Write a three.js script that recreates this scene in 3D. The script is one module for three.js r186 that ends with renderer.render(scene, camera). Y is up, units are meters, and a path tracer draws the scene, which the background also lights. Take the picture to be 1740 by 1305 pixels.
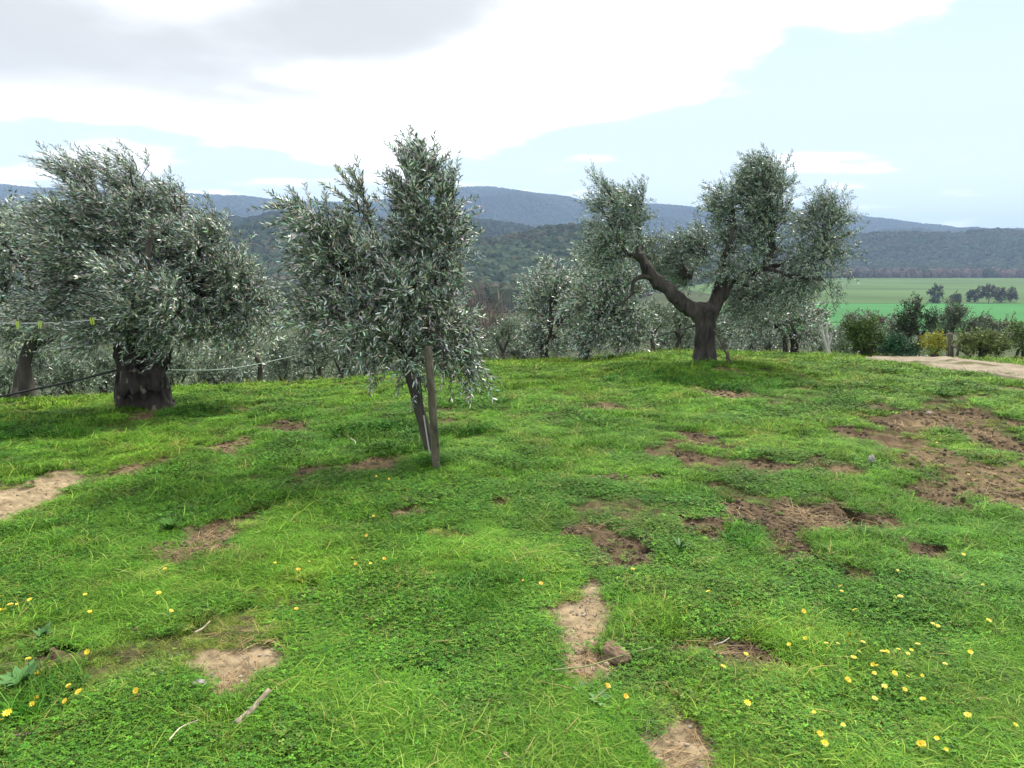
import * as THREE from 'three';
import { mergeGeometries } from 'three/addons/utils/BufferGeometryUtils.js';
import { ImprovedNoise } from 'three/addons/math/ImprovedNoise.js';

// ---------------------------------------------------------------- camera, sky, sun, exposure
const EYE = 1.6, PITCH = THREE.MathUtils.degToRad(9.2), F = 1314, CX = 870, CY = 652.5;
const scene = new THREE.Scene();
const camera = new THREE.PerspectiveCamera(2 * THREE.MathUtils.radToDeg(Math.atan(CY / F)), 4 / 3, 0.1, 12000);
camera.position.set(0, EYE, 0);
camera.rotation.set(-PITCH, 0, 0);

const renderer = new THREE.WebGLRenderer({ antialias: true });
renderer.setSize(1024, 768);
renderer.toneMapping = THREE.LinearToneMapping;
renderer.toneMappingExposure = 1.5;
renderer.shadowMap.enabled = true;

const SUN_AZ = THREE.MathUtils.degToRad(38), SUN_EL = THREE.MathUtils.degToRad(52);   // to the right of straight ahead
const sunDir = new THREE.Vector3(Math.sin(SUN_AZ) * Math.cos(SUN_EL), Math.sin(SUN_EL), -Math.cos(SUN_AZ) * Math.cos(SUN_EL));
const sun = new THREE.DirectionalLight(new THREE.Color(1, 0.95, 0.86), 3.9);
sun.position.copy(sunDir).multiplyScalar(60);
sun.castShadow = true;
sun.shadow.radius = 7;
sun.shadow.mapSize.set(4096, 4096);
Object.assign(sun.shadow.camera, { left: -30, right: 30, top: 30, bottom: -30, near: 1, far: 160 });
scene.add(sun, sun.target);

// ---------------------------------------------------------------- small maths
function rng(seed) { let a = seed >>> 0; return () => { a = (a + 0x6D2B79F5) | 0; let t = Math.imul(a ^ (a >>> 15), 1 | a); t = (t + Math.imul(t ^ (t >>> 7), 61 | t)) ^ t; return ((t ^ (t >>> 14)) >>> 0) / 4294967296; }; }
const V = (x, y, z) => new THREE.Vector3(x, y, z);
const { clamp, smoothstep, lerp } = THREE.MathUtils;
const IN = new ImprovedNoise(), n3 = (x, y, z) => IN.noise(x + 101.3, y + 57.7, z + 31.1);
function fbm(x, y, z, oct = 4) { let s = 0, a = 0.5; for (let i = 0; i < oct; i++) { s += a * n3(x, y, z); x *= 2.03; y *= 2.03; z *= 2.03; a *= 0.5; } return s; }
function ramp(xs, ys, x) { if (x <= xs[0]) return ys[0]; for (let i = 1; i < xs.length; i++) if (x <= xs[i]) { const t = (x - xs[i - 1]) / (xs[i] - xs[i - 1]); return lerp(ys[i - 1], ys[i], t * t * (3 - 2 * t)); } return ys[ys.length - 1]; }
function rampLin(xs, ys, x) { if (x <= xs[0]) return ys[0]; for (let i = 1; i < xs.length; i++) if (x <= xs[i]) return lerp(ys[i - 1], ys[i], (x - xs[i - 1]) / (xs[i] - xs[i - 1])); return ys[ys.length - 1]; }
const cp = Math.cos(PITCH), sp = Math.sin(PITCH);
function ray(u, v) { const a = (u - CX) / F, b = (CY - v) / F; return V(a, b * cp - sp, -(cp + b * sp)); }
function at(u, v, d) { const r = ray(u, v); return r.multiplyScalar(d / -r.z).add(V(0, EYE, 0)); }      // the point d metres ahead on the line of sight through (u, v)
const slopeOf = (v) => { const b = (CY - v) / F; return (b * cp - sp) / (cp + b * sp); };

// ---------------------------------------------------------------- sky
{
  const W = 3072, H = 1536, data = new Float32Array(W * H * 4);
  const plane = (d) => { const y = Math.max(d.y, 0) + 0.07; return [d.x / y, d.z / y]; };
  const pp = (u, v) => plane(ray(u, v).normalize());
  const side = (p, q) => { const nx = q[1] - p[1], nz = p[0] - q[0], l = Math.hypot(nx, nz), s = Math.sign(-(nx * p[0] + nz * p[1])) || 1; return (x, z) => s * ((x - p[0]) * nx + (z - p[1]) * nz) / l; };   // positive on the zenith's side
  const g1 = pp(170, 95), g2 = pp(690, 30), g3 = pp(-250, 60);
  const right = side(pp(1740, -6), pp(760, 272)), left = side(pp(600, 282), pp(0, 200));
  for (let row = 0; row < H; row++) {
    const up = ((row + 0.5) / H - 0.5) * Math.PI, y = Math.sin(up), ce = Math.cos(up), el = up * 180 / Math.PI;
    for (let col = 0; col < W; col++) {
      const k = (row * W + col) * 4, az = ((col + 0.5) / W - 0.5) * 2 * Math.PI, x = Math.cos(az) * ce, z = Math.sin(az) * ce;
      let R, G, B;
      if (y < -0.02) { R = 0.30; G = 0.34; B = 0.30; } else {
        const yy = Math.max(y, 0) + 0.07, X = x / yy, Z = z / yy;
        const t = smoothstep(el, 2, 40);
        R = lerp(0.70, 0.27, t); G = lerp(0.805, 0.45, t); B = lerp(0.815, 0.66, t);
        const hz = 1 - smoothstep(el, 1, 9); R = lerp(R, 0.92, hz * 0.75); G = lerp(G, 0.97, hz); B = lerp(B, 0.98, hz);
        const f1 = fbm(X * 0.55, 3.1, Z * 0.55, 6), f2 = fbm(X * 0.9 + 9, 8.2, Z * 0.9, 5);
        const d = Math.min(right(X, Z), left(X, Z)) + f1 * 1.1;
        let cov = smoothstep(d + 0.55 * fbm(X * 2.1, 6.6, Z * 2.1, 6), -0.02, 0.30);
        const holes = smoothstep(fbm(X * 0.35 + 40, 1.7, Z * 0.35, 4), 0.10, 0.34) * smoothstep(Z, -2.2, -0.6); cov *= 1 - holes;            // gaps overhead and behind
        const streak = smoothstep(f2 + 0.22 * smoothstep(-X, 1.2, 3), 0.16, 0.34) * (1 - smoothstep(el, 6, 10)) * smoothstep(el, 0, 3) * 0.7; cov = Math.max(cov, streak);
        const gn = fbm(X * 0.9 + 2.3, 12.4, Z * 0.9 + 0.4, 6), gap = (q, r) => Math.exp(-((X - q[0]) ** 2 + ((Z - q[1]) * 1.3) ** 2) / (r * r)); const grey = smoothstep(gn * 1.1 + 0.80 * gap(g1, 1.15) + 0.85 * gap(g2, 0.55) + 0.7 * gap(g3, 1.0) + 0.42 * smoothstep(Z, -2.4, -0.5), -0.05, 0.95) * smoothstep(d, 0.0, 1.3);
        const bright = 1.5 + 0.5 * f2;
        const cR = lerp(bright, 0.585 - 0.12 * f2, grey), cG = lerp(bright, 0.585 - 0.12 * f2, grey), cB = lerp(bright * 0.995, 0.575 - 0.12 * f2, grey);
        R = lerp(R, cR, cov); G = lerp(G, cG, cov); B = lerp(B, cB, cov);
      }
      data[k] = R; data[k + 1] = G; data[k + 2] = B; data[k + 3] = 1;
    }
  }
  const tex = new THREE.DataTexture(data, W, H, THREE.RGBAFormat, THREE.FloatType);
  tex.mapping = THREE.EquirectangularReflectionMapping;
  tex.magFilter = THREE.LinearFilter; tex.needsUpdate = true;
  scene.background = tex; scene.environment = tex;
}
scene.fog = new THREE.FogExp2(new THREE.Color(0.46, 0.66, 1.0), 0.00018);

// ---------------------------------------------------------------- naming and building helpers
const used = new Map();
function numbered(n) { const k = used.get(n) ?? 0; used.set(n, k + 1); return k ? n + '_' + String(k).padStart(3, '0') : n; }
function tag(o, label, category, group, kind) { if (label) o.userData.label = label; if (category) o.userData.category = category; if (group) o.userData.group = group; if (kind) o.userData.kind = kind; return o; }
function base(name, p) { const g = new THREE.Group(); g.name = numbered(name); g.position.copy(p); scene.add(g); return g; }
function mesh(name, geo, mat, parent, kind) { const m = new THREE.Mesh(geo, mat); m.name = parent ? name : numbered(name); m.castShadow = m.receiveShadow = true; if (kind) m.userData.kind = kind; (parent ?? scene).add(m); return m; }
class MB {                                                   // collects coloured triangles
  constructor() { this.p = []; this.c = []; this.i = []; this.uv = null; }
  v(x, y, z, c) { this.p.push(x, y, z); this.c.push(c[0], c[1], c[2]); return this.p.length / 3 - 1; }
  t(a, b, c) { this.i.push(a, b, c); }
  geo(origin) {
    const g = new THREE.BufferGeometry(), p = new Float32Array(this.p);
    if (origin) for (let i = 0; i < p.length; i += 3) { p[i] -= origin.x; p[i + 1] -= origin.y; p[i + 2] -= origin.z; }
    g.setAttribute('position', new THREE.BufferAttribute(p, 3)); g.setAttribute('color', new THREE.BufferAttribute(new Float32Array(this.c), 3));
    g.setIndex(new THREE.BufferAttribute(new Uint32Array(this.i), 1)); g.computeVertexNormals(); return g;
  }
}
function tube(mb, pts, radii, sides, col, rough = 0, seed = 0) {        // a tapered limb through pts; col(p) gives the colour
  const n = pts.length; let side0 = V(1, 0, 0.3), first = mb.p.length / 3;
  for (let i = 0; i < n; i++) {
    const tan = (i === 0 ? pts[1].clone().sub(pts[0]) : i === n - 1 ? pts[i].clone().sub(pts[i - 1]) : pts[i + 1].clone().sub(pts[i - 1])).normalize();
    const b = V().crossVectors(tan, side0); if (b.lengthSq() < 1e-6) b.set(0, 0, 1); b.normalize(); const a = V().crossVectors(b, tan).normalize(); side0 = a;
    for (let k = 0; k < sides; k++) {
      const th = k / sides * 2 * Math.PI, q = a.clone().multiplyScalar(Math.cos(th)).addScaledVector(b, Math.sin(th));
      const rr = radii[i] * (1 + (rough ? rough * (n3(q.x * 2.2 + seed, i * 0.45, q.z * 2.2 + q.y) + 0.6 * n3(q.x * 5 + seed, i * 0.9, q.z * 5 + q.y)) : 0));
      const p = pts[i].clone().addScaledVector(q, rr); mb.v(p.x, p.y, p.z, col(p));
    }
  }
  for (let i = 0; i < n - 1; i++) for (let k = 0; k < sides; k++) { const a = first + i * sides + k, b = first + i * sides + (k + 1) % sides; mb.t(a, b, a + sides); mb.t(b, b + sides, a + sides); }
  const tip = mb.v(pts[n - 1].x, pts[n - 1].y, pts[n - 1].z, col(pts[n - 1])), bot = mb.v(pts[0].x, pts[0].y, pts[0].z, col(pts[0])), last = first + (n - 1) * sides;
  for (let k = 0; k < sides; k++) { mb.t(last + k, last + (k + 1) % sides, tip); mb.t(first + (k + 1) % sides, first + k, bot); }
}
function spline(pts, n) { return new THREE.CatmullRomCurve3(pts, false, 'centripetal').getPoints(n); }
function surfaceNets(f, lo, hi, cell, col) {                 // meshes the zero set of a distance field
  const nx = Math.ceil((hi.x - lo.x) / cell) + 1, ny = Math.ceil((hi.y - lo.y) / cell) + 1, nz = Math.ceil((hi.z - lo.z) / cell) + 1;
  const g = new Float32Array(nx * ny * nz), id = (x, y, z) => (z * ny + y) * nx + x;
  for (let z = 0; z < nz; z++) for (let y = 0; y < ny; y++) for (let x = 0; x < nx; x++) g[id(x, y, z)] = f(lo.x + x * cell, lo.y + y * cell, lo.z + z * cell);
  const vi = new Int32Array(nx * ny * nz).fill(-1), mb = new MB();
  const E = [[0, 1], [2, 3], [4, 5], [6, 7], [0, 2], [1, 3], [4, 6], [5, 7], [0, 4], [1, 5], [2, 6], [3, 7]];
  for (let z = 0; z < nz - 1; z++) for (let y = 0; y < ny - 1; y++) for (let x = 0; x < nx - 1; x++) {
    const s = []; for (let k = 0; k < 8; k++) s.push(g[id(x + (k & 1), y + ((k >> 1) & 1), z + (k >> 2))]);
    let px = 0, py = 0, pz = 0, c = 0;
    for (const [a, b] of E) if ((s[a] < 0) !== (s[b] < 0)) { const t = s[a] / (s[a] - s[b]); px += lerp(a & 1, b & 1, t); py += lerp((a >> 1) & 1, (b >> 1) & 1, t); pz += lerp(a >> 2, b >> 2, t); c++; }
    if (c) { const X = lo.x + (x + px / c) * cell, Y = lo.y + (y + py / c) * cell, Z = lo.z + (z + pz / c) * cell; vi[id(x, y, z)] = mb.v(X, Y, Z, col(X, Y, Z)); }
  }
  const quad = (a, b, c, d, flip) => { if (a < 0 || b < 0 || c < 0 || d < 0) return; if (flip) { mb.t(a, b, c); mb.t(a, c, d); } else { mb.t(a, c, b); mb.t(a, d, c); } };
  for (let z = 1; z < nz - 1; z++) for (let y = 1; y < ny - 1; y++) for (let x = 1; x < nx - 1; x++) {
    const a = g[id(x, y, z)] < 0;
    if (a !== g[id(x + 1, y, z)] < 0) quad(vi[id(x, y - 1, z - 1)], vi[id(x, y, z - 1)], vi[id(x, y, z)], vi[id(x, y - 1, z)], a);
    if (a !== g[id(x, y + 1, z)] < 0) quad(vi[id(x - 1, y, z - 1)], vi[id(x - 1, y, z)], vi[id(x, y, z)], vi[id(x, y, z - 1)], a);
    if (a !== g[id(x, y, z + 1)] < 0) quad(vi[id(x - 1, y - 1, z)], vi[id(x, y - 1, z)], vi[id(x, y, z)], vi[id(x - 1, y, z)], a);
  }
  return mb;
}
const cone = (a, b, ra, rb) => { const ba = b.clone().sub(a), L2 = ba.lengthSq(); return (x, y, z) => { const t = clamp(((x - a.x) * ba.x + (y - a.y) * ba.y + (z - a.z) * ba.z) / L2, 0, 1); return Math.hypot(x - a.x - ba.x * t, y - a.y - ba.y * t, z - a.z - ba.z * t) - lerp(ra, rb, t); }; };
const smin = (a, b, k) => { const h = Math.max(k - Math.abs(a - b), 0) / k; return Math.min(a, b) - h * h * k * 0.25; };

const M = {
  bark: new THREE.MeshStandardMaterial({ vertexColors: true, roughness: 0.95 }),
  leaf: new THREE.MeshPhysicalMaterial({ vertexColors: true, roughness: 0.34, side: THREE.DoubleSide }),
  shrubLeaf: new THREE.MeshPhysicalMaterial({ vertexColors: true, roughness: 0.6, specularIntensity: 0.5, side: THREE.DoubleSide }),
  grass: new THREE.MeshPhysicalMaterial({ vertexColors: true, roughness: 0.7, specularIntensity: 0.3, side: THREE.DoubleSide }),
  straw: new THREE.MeshStandardMaterial({ vertexColors: true, roughness: 0.9, side: THREE.DoubleSide }),
  soil: new THREE.MeshPhysicalMaterial({ vertexColors: true, roughness: 1, specularIntensity: 0.05 }),
  petal: new THREE.MeshPhysicalMaterial({ vertexColors: true, roughness: 0.5, transmission: 0.3, thickness: 0, side: THREE.DoubleSide }),
  plastic: new THREE.MeshStandardMaterial({ vertexColors: true, roughness: 0.5 }),
};

// ---------------------------------------------------------------- terrain
const KA = [-0.66, -0.3, 0, 0.25, 0.66];
const D0 = [5.0, 5.5, 7.0, 8.0, 8.0], CREST = [0.186, 0.164, 0.134, 0.1205, 0.131];
const KK = CREST.map((S, i) => S / (4 * (EYE / S - D0[i])));
function baseH(x, z) {
  const d = -z; if (d < 2) return 0;
  const a = clamp(x / d, -0.9, 0.9), d0 = ramp(KA, D0, a), k = ramp(KA, KK, a), t = Math.max(0, d - d0), tc = 0.3 / (2 * k);
  const h = -(t < tc ? k * t * t : k * tc * tc + 0.3 * (t - tc)), v = h + 25;
  return -25 + (v > 40 ? v : 3 * Math.log(1 + Math.exp(v / 3)));
}
function groundAt(u, v) { const r = ray(u, v); r.multiplyScalar(1 / -r.z); let d = 1; for (; d < 90; d += 0.02) if (EYE + r.y * d < baseH(r.x * d, -d)) break; return V(r.x * d, baseH(r.x * d, -d), -d); }

// worn and dug places: [u, v, half width, half height, kind]; kinds: 0 pale sand, 1 brown turned soil, 2 straw, 3 dark hole
const PATCHES = [
  [20, 842, 60, 26, 0], [95, 812, 42, 9, 0], [350, 918, 62, 20, 2], [410, 1122, 66, 24, 0], [400, 1168, 36, 26, 0], [395, 1238, 24, 20, 1], [400, 1296, 46, 16, 0],
  [1012, 1012, 32, 40, 0], [988, 1070, 48, 50, 0], [975, 1116, 40, 26, 1], [1062, 940, 52, 26, 1], [975, 900, 34, 9, 1], [1190, 742, 34, 9, 1], [1165, 771, 34, 9, 1],
  [1112, 799, 24, 7, 1], [1045, 813, 30, 8, 1], [1300, 790, 50, 8, 1], [1420, 797, 40, 9, 2], [1380, 783, 26, 6, 1], [1435, 734, 36, 8, 1], [1500, 722, 26, 7, 1], [1560, 705, 40, 6, 1],
  [1490, 690, 26, 6, 1], [1620, 722, 46, 12, 2], [1700, 745, 50, 30, 1], [1660, 800, 90, 34, 2], [1600, 838, 50, 16, 1], [1710, 840, 50, 26, 2], [1640, 700, 40, 7, 1], [1720, 715, 30, 8, 1],
  [1290, 876, 60, 26, 1], [1360, 868, 50, 20, 1], [1450, 872, 40, 22, 1], [1456, 868, 13, 14, 3], [1215, 900, 48, 18, 1], [1325, 918, 46, 28, 1], [1400, 885, 40, 14, 2], [1515, 872, 26, 14, 1], [1418, 966, 22, 17, 3],
  [1470, 972, 40, 14, 2], [1575, 928, 54, 14, 1], [1300, 1108, 54, 24, 1], [1232, 1124, 44, 28, 1], [1150, 1110, 40, 16, 1], [75, 1118, 22, 9, 1], [140, 1092, 24, 7, 3], [225, 1075, 22, 5, 1],
  [20, 1250, 30, 22, 0], [75, 1262, 22, 14, 0], [130, 1255, 22, 16, 0], [520, 1012, 26, 20, 1], [705, 1142, 50, 13, 3], [1165, 1272, 66, 44, 0], [1075, 1248, 28, 20, 1], [860, 1292, 44, 12, 1],
  [485, 722, 46, 9, 1], [400, 757, 40, 8, 2], [220, 800, 34, 7, 2], [640, 790, 46, 12, 2], [520, 795, 26, 8, 1], [440, 875, 26, 8, 1], [850, 852, 30, 7, 1], [440, 1235, 18, 10, 1], [1020, 690, 46, 6, 2], [1240, 665, 60, 8, 2], [690, 870, 30, 8, 2],
  [800, 1108, 20, 12, 1], [1050, 1124, 30, 14, 1], [425, 1228, 34, 14, 2], [100, 905, 36, 6, 2], [1620, 1290, 40, 12, 1], [15, 1296, 26, 14, 1],
].map(([u, v, du, dv, kind]) => { const p = groundAt(u, v + dv * 0.2), e = groundAt(u + du, v + dv * 0.2), f = groundAt(u, v - dv), g = groundAt(u, v + dv); return { x: p.x, z: p.z, rx: Math.hypot(e.x - p.x, e.z - p.z), rz: Math.min(Math.abs(f.z - g.z) / 2 * 1.25, 1.2), kind }; });
function bareAt(x, z) {                                      // [how bare, sand, straw, hole]
  let b = 0, s = 0, w = 0, h = 0;
  if (z > -1 || z < -19) return [0, 0, 0, 0];
  const wob = 0.5 * n3(x * 3.1, 5, z * 3.1) + 0.62 * n3(x * 8, 7, z * 8) + 0.5 * n3(x * 19, 7, z * 19);
  { const t = smoothstep(fbm(x * 0.9 + 3, 15, z * 0.9, 3) + wob * 0.10 + (x > 0 ? 0.04 * smoothstep(x, 0, 4) : 0), 0.13, 0.34) * 0.66 * (z > -5 ? 0.66 : 1); b = t; }
  for (const q of PATCHES) {
    const dx = (x - q.x) / q.rx, dz = (z - q.z) / q.rz, d2 = dx * dx + dz * dz; if (d2 > 5) continue;
    const m = 1 - smoothstep(Math.sqrt(d2) * (q.kind === 0 ? 0.66 : 0.74) + wob * (q.kind === 0 ? 0.5 : 0.8), 0.60, 1.10); if (m <= 0) continue;
    b = Math.max(b, m * (q.kind === 2 ? 0.72 : 1)); if (q.kind === 0) s = Math.max(s, m); if (q.kind === 2) w = Math.max(w, m); if (q.kind === 3) h = Math.max(h, m);
  }
  return [b, s, w, h];
}
const MOUNDS = [[at(1198, 628, 11.9), 0.9, 0.10], [at(735, 785, 6.0), 0.5, 0.06], [at(245, 690, 8.8), 0.8, 0.07]];
function groundH(x, z, bare) {
  let h = baseH(x, z); const r = Math.hypot(x, z); if (r > 45) return h;
  const near = 1 - smoothstep(r, 25, 45), b = bare ?? bareAt(x, z);
  h += near * (0.060 * n3(x * 0.75, 2.2, z * 0.75) + 0.022 * n3(x * 2.4, 4.4, z * 2.4) + 0.008 * n3(x * 8, 1.1, z * 8));
  for (const [p, rad, k] of MOUNDS) { const d2 = ((x - p.x) ** 2 + (z - p.z) ** 2) / (rad * rad); if (d2 < 6) h += k * Math.exp(-d2); }
  const rough = b[0] - b[1] * 0.9;
  h += -0.025 * b[0] + rough * (0.055 * n3(x * 5, 9, z * 5) + 0.035 * n3(x * 13, 3, z * 13)) + b[0] * 0.006 * n3(x * 36, 6, z * 36) - 0.11 * b[3];
  return h;
}
function soilColor(x, z, b) {
  const t = 0.5 + 0.5 * fbm(x * 2.2, 4, z * 2.2, 3), f = 0.8 + 0.5 * n3(x * 26, 1, z * 26) + 0.25 * n3(x * 60, 1, z * 60), under = [0.060, 0.075, 0.026], brown = [0.115, 0.083, 0.052], sand = [0.32, 0.250, 0.155], straw = [0.20, 0.15, 0.085], dark = [0.022, 0.015, 0.011];
  return [0, 1, 2].map((c) => { let k = lerp(under[c], brown[c], smoothstep(b[0], 0.1, 0.7)); k = lerp(k, straw[c], b[2] * 0.7); k = lerp(k, lerp(brown[c] * 1.5, sand[c], smoothstep(b[1] + (t - 0.5) * 0.9, 0.25, 0.8)), smoothstep(b[1], 0.1, 0.6)); k = lerp(k, dark[c], b[3] * 0.85); return k * (0.85 + 0.3 * t) * f; });
}
{
  const azs = [], A = 44 * Math.PI / 180; for (let i = 0; i <= 500; i++) azs.push(-A + 2 * A * i / 500); for (let i = 1; i < 100; i++) azs.push(A + (2 * Math.PI - 2 * A) * i / 100);
  const rs = []; for (let i = 0; i <= 330; i++) rs.push(1.4 * Math.pow(20 / 1.4, i / 330)); for (let i = 1; i <= 110; i++) rs.push(20 * Math.pow(7000 / 20, i / 110));
  const mb = new MB(), n = azs.length, c0 = mb.v(0, 0, 0, [0.06, 0.075, 0.03]);
  for (const r of rs) for (const a of azs) {
    const x = Math.sin(a) * r, z = -Math.cos(a) * r, b = r < 21 ? bareAt(x, z) : [0, 0, 0, 0], y = groundH(x, z, b); let c = soilColor(x, z, b);
    if (r > 19) { const t = smoothstep(r, 19, 26), f = 0.8 + 0.5 * fbm(x * 0.02, 1, z * 0.02, 3) + 0.2 * n3(x * 0.4, 2, z * 0.4), far = y < -20 ? [0.075, 0.090, 0.042] : [0.060, 0.082, 0.030]; c = [0, 1, 2].map((k) => lerp(c[k], far[k] * f, t)); }
    mb.v(x, y, z, c);
  }
  for (let k = 0; k < n; k++) mb.t(c0, 1 + (k + 1) % n, 1 + k);
  for (let i = 0; i < rs.length - 1; i++) for (let k = 0; k < n; k++) { const a = 1 + i * n + k, b = 1 + i * n + (k + 1) % n; mb.t(a, b, a + n); mb.t(b, b + n, a + n); }
  tag(mesh('ground', mb.geo(), M.soil), 'grassy hilltop ground with worn soil patches, falling away to the valley', null, null, 'structure');
}

// ---------------------------------------------------------------- hills, woods and fields beyond the valley
const RU = [-600, 0, 60, 100, 360, 430, 520, 640, 720, 790, 830, 900, 960, 1000, 1100, 1150, 1200, 1440, 1460, 1540, 1620, 1660, 1740, 2300], RV = [330, 312, 318, 322, 334, 336, 346, 348, 330, 321, 321, 330, 338, 348, 350, 353, 360, 371, 375, 386, 392, 399, 402, 420];
const GU = [-600, 0, 300, 430, 640, 800, 870, 950, 1050, 1300, 1480, 1600, 1740, 2300], GV = [392, 384, 392, 400, 392, 392, 402, 420, 436, 424, 412, 416, 421, 430];
const D1 = 2150, D2 = 3900;
const E0 = (u) => lerp(470, 1180, smoothstep(u, 980, 1330));
function hillH(x, d) {
  const u = CX + F * x / d * 0.985, e0 = E0(u), H1 = EYE + slopeOf(rampLin(GU, GV, u)) * D1, H2 = EYE + slopeOf(rampLin(RU, RV, u)) * D2;
  const w = 140 * n3(x * 0.0016, 3, 1) , e = d + w * (1 - smoothstep(d, 3300, 3900));
  let h;
  if (e < D1) { const t = clamp((e - e0) / (D1 - e0), 0, 1); h = lerp(-27, H1, Math.pow(t, 1.15) * (1.25 - 0.25 * t)); }
  else if (e < 2600) { const t = (e - D1) / (2600 - D1); h = lerp(H1, H1 * 0.86, Math.sin(t * Math.PI / 2)); }
  else if (e < D2) { const t = (e - 2600) / (D2 - 2600); h = lerp(H1 * 0.86, H2, t * t * (3 - 2 * t) * 0.5 + t * 0.5); }
  else h = H2 * (1 - 0.35 * smoothstep(e, D2, 5200));
  const env = smoothstep(e, e0 + 60, e0 + 500) * (1 - 0.9 * Math.exp(-(((e - D2) / 350) ** 2))) * (1 - 0.93 * Math.exp(-(((e - D1) / 340) ** 2)));
  const rid = 1 - 2 * Math.abs(n3(x * 0.0022 + d * 0.0006, 7, d * 0.0011 - x * 0.0005));
  return h + env * (44 * rid + 55 * fbm(x * 0.0028, 1, d * 0.0028, 4));
}
const hillEdge = (x, d) => hillH(x, d);
{
  const mb = new MB(), NX = 260, ND = 150;
  for (let j = 0; j <= ND; j++) { const d = 400 + (5200 - 400) * Math.pow(j / ND, 1.4); for (let i = 0; i <= NX; i++) { const x = (i / NX * 2 - 1) * 0.95 * d, f = 0.8 + 0.5 * fbm(x * 0.006, 2, d * 0.006, 3); mb.v(x, d < 440 ? -29 : hillH(x, d), -d, [0.025 * f, 0.034 * f, 0.018 * f]); } }
  for (let j = 0; j < ND; j++) for (let i = 0; i < NX; i++) { const a = j * (NX + 1) + i; mb.t(a, a + 1, a + NX + 1); mb.t(a + 1, a + NX + 2, a + NX + 1); }
  tag(mesh('hills', mb.geo(), M.soil), 'long wooded hills across the valley', null, null, 'structure');
}
function blob(seed, detail, rough) { const g = new THREE.IcosahedronGeometry(1, detail), p = g.attributes.position; for (let i = 0; i < p.count; i++) { const q = V().fromBufferAttribute(p, i), k = 1 + rough * n3(q.x * 1.7 + seed, q.y * 1.7, q.z * 1.7) + rough * 0.6 * n3(q.x * 4 + seed, q.y * 4, q.z * 4); p.setXYZ(i, q.x * k, q.y * k, q.z * k); } g.computeVertexNormals(); return g; }
const tmpM = new THREE.Matrix4(), tmpQ = new THREE.Quaternion(), UPV = V(0, 1, 0);
function scatter(name, geo, mat, items, parent) {            // items: [x, y, z, sx, sy, turn, [r, g, b], tilt axis?]
  const im = new THREE.InstancedMesh(geo, mat, items.length), col = new THREE.Color(), q2 = new THREE.Quaternion();
  items.forEach(([x, y, z, sx, sy, turn, c, lean], i) => {
    tmpQ.setFromAxisAngle(UPV, turn); if (lean) { q2.setFromAxisAngle(lean[0], lean[1]); tmpQ.premultiply(q2); }
    im.setMatrixAt(i, tmpM.compose(V(x, y, z), tmpQ, V(sx, sy, sx))); im.setColorAt(i, col.setRGB(...c));
  });
  im.name = parent ? name : numbered(name); im.castShadow = im.receiveShadow = true; (parent ?? scene).add(im); return im;
}
{
  const R = rng(11), items = [[], []], mat = new THREE.MeshPhysicalMaterial({ roughness: 1, specularIntensity: 0.05 });
  for (let i = 0; i < 150000; i++) {
    const x0 = (R() * 2 - 1) * 0.80, e0 = E0(CX + F * x0 * 0.985) + 45, d = e0 + Math.pow(R(), 1.0) * (4100 - e0), x = x0 * d, y = hillH(x, d), patch = fbm(x * 0.004, 5, d * 0.004, 3), s = (3.4 + 3.4 * R()) * (1 + 0.35 * patch), b = (0.72 + 0.45 * R()) * (1 + 0.7 * fbm(x * 0.0023 + 7, 9, d * 0.0023, 3));
    const kind = R() + patch * 0.9; const c = kind < 0.20 ? [0.058, 0.055, 0.036] : kind < 0.85 ? [0.034, 0.050, 0.032] : [0.050, 0.068, 0.038];
    items[i & 1].push([x, y + s * 0.55, -d, s, s * (0.75 + 0.5 * R()), R() * 6.28, c.map((k) => k * b)]);
  }
  const g = base('hillside_wood', V(0, 0, 0)); tag(g, 'dense dark green woodland covering the far hills', 'wood', null, 'stuff');
  scatter('tree_crown', blob(3, 1, 0.55), mat, items[0], g); scatter('tree_crown', blob(9, 1, 0.55), mat, items[1], g);
  const row = []; const Rr = rng(21);
  for (let i = 0; i < 2200; i++) { const x0 = (Rr() * 2 - 1) * 0.85, d = E0(CX + F * x0 * 0.985) - 80 + 100 * Rr(), x = x0 * d, s = 2.6 + 3.4 * Rr(), b = 0.7 + 0.6 * Rr(), c = Rr() < (CX + F * x0 * 0.985 > 1250 ? 0.72 : 0.12) ? [0.125, 0.098, 0.080] : [0.05, 0.062, 0.038]; row.push([x, baseH(x, -d) + s * 0.9, -d, s, s * 1.25, Rr() * 6.28, c.map((k) => k * b)]); }
  tag(scatter('valley_wood', blob(5, 1, 0.6), mat, row), 'brown leafless belt of trees along the far edge of the fields', 'wood', null, 'stuff');
}
function field(name, label, d0, d1, x0, x1, rgb, lift, stripe) {
  const mb = new MB(), NX = 90, ND = 40;
  for (let j = 0; j <= ND; j++) for (let i = 0; i <= NX; i++) { const d = lerp(d0, d1, j / ND), x = lerp(x0, x1, i / NX), f = 0.88 + 0.35 * fbm(x * 0.012, 2, d * 0.012, 4) + stripe * n3(x * 0.004, 9, d * 0.07); mb.v(x, baseH(x, -d) + lift, -d, rgb.map((c) => c * f)); }
  for (let j = 0; j < ND; j++) for (let i = 0; i < NX; i++) { const a = j * (NX + 1) + i; mb.t(a, a + 1, a + NX + 1); mb.t(a + 1, a + NX + 2, a + NX + 1); }
  tag(mesh(name, mb.geo(), M.soil), label, null, null, 'structure');
}
field('crop_field', 'bright green field of young crop in the valley', 285, 462, 95, 420, [0.065, 0.200, 0.062], 0.3, 0.05);
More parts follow.
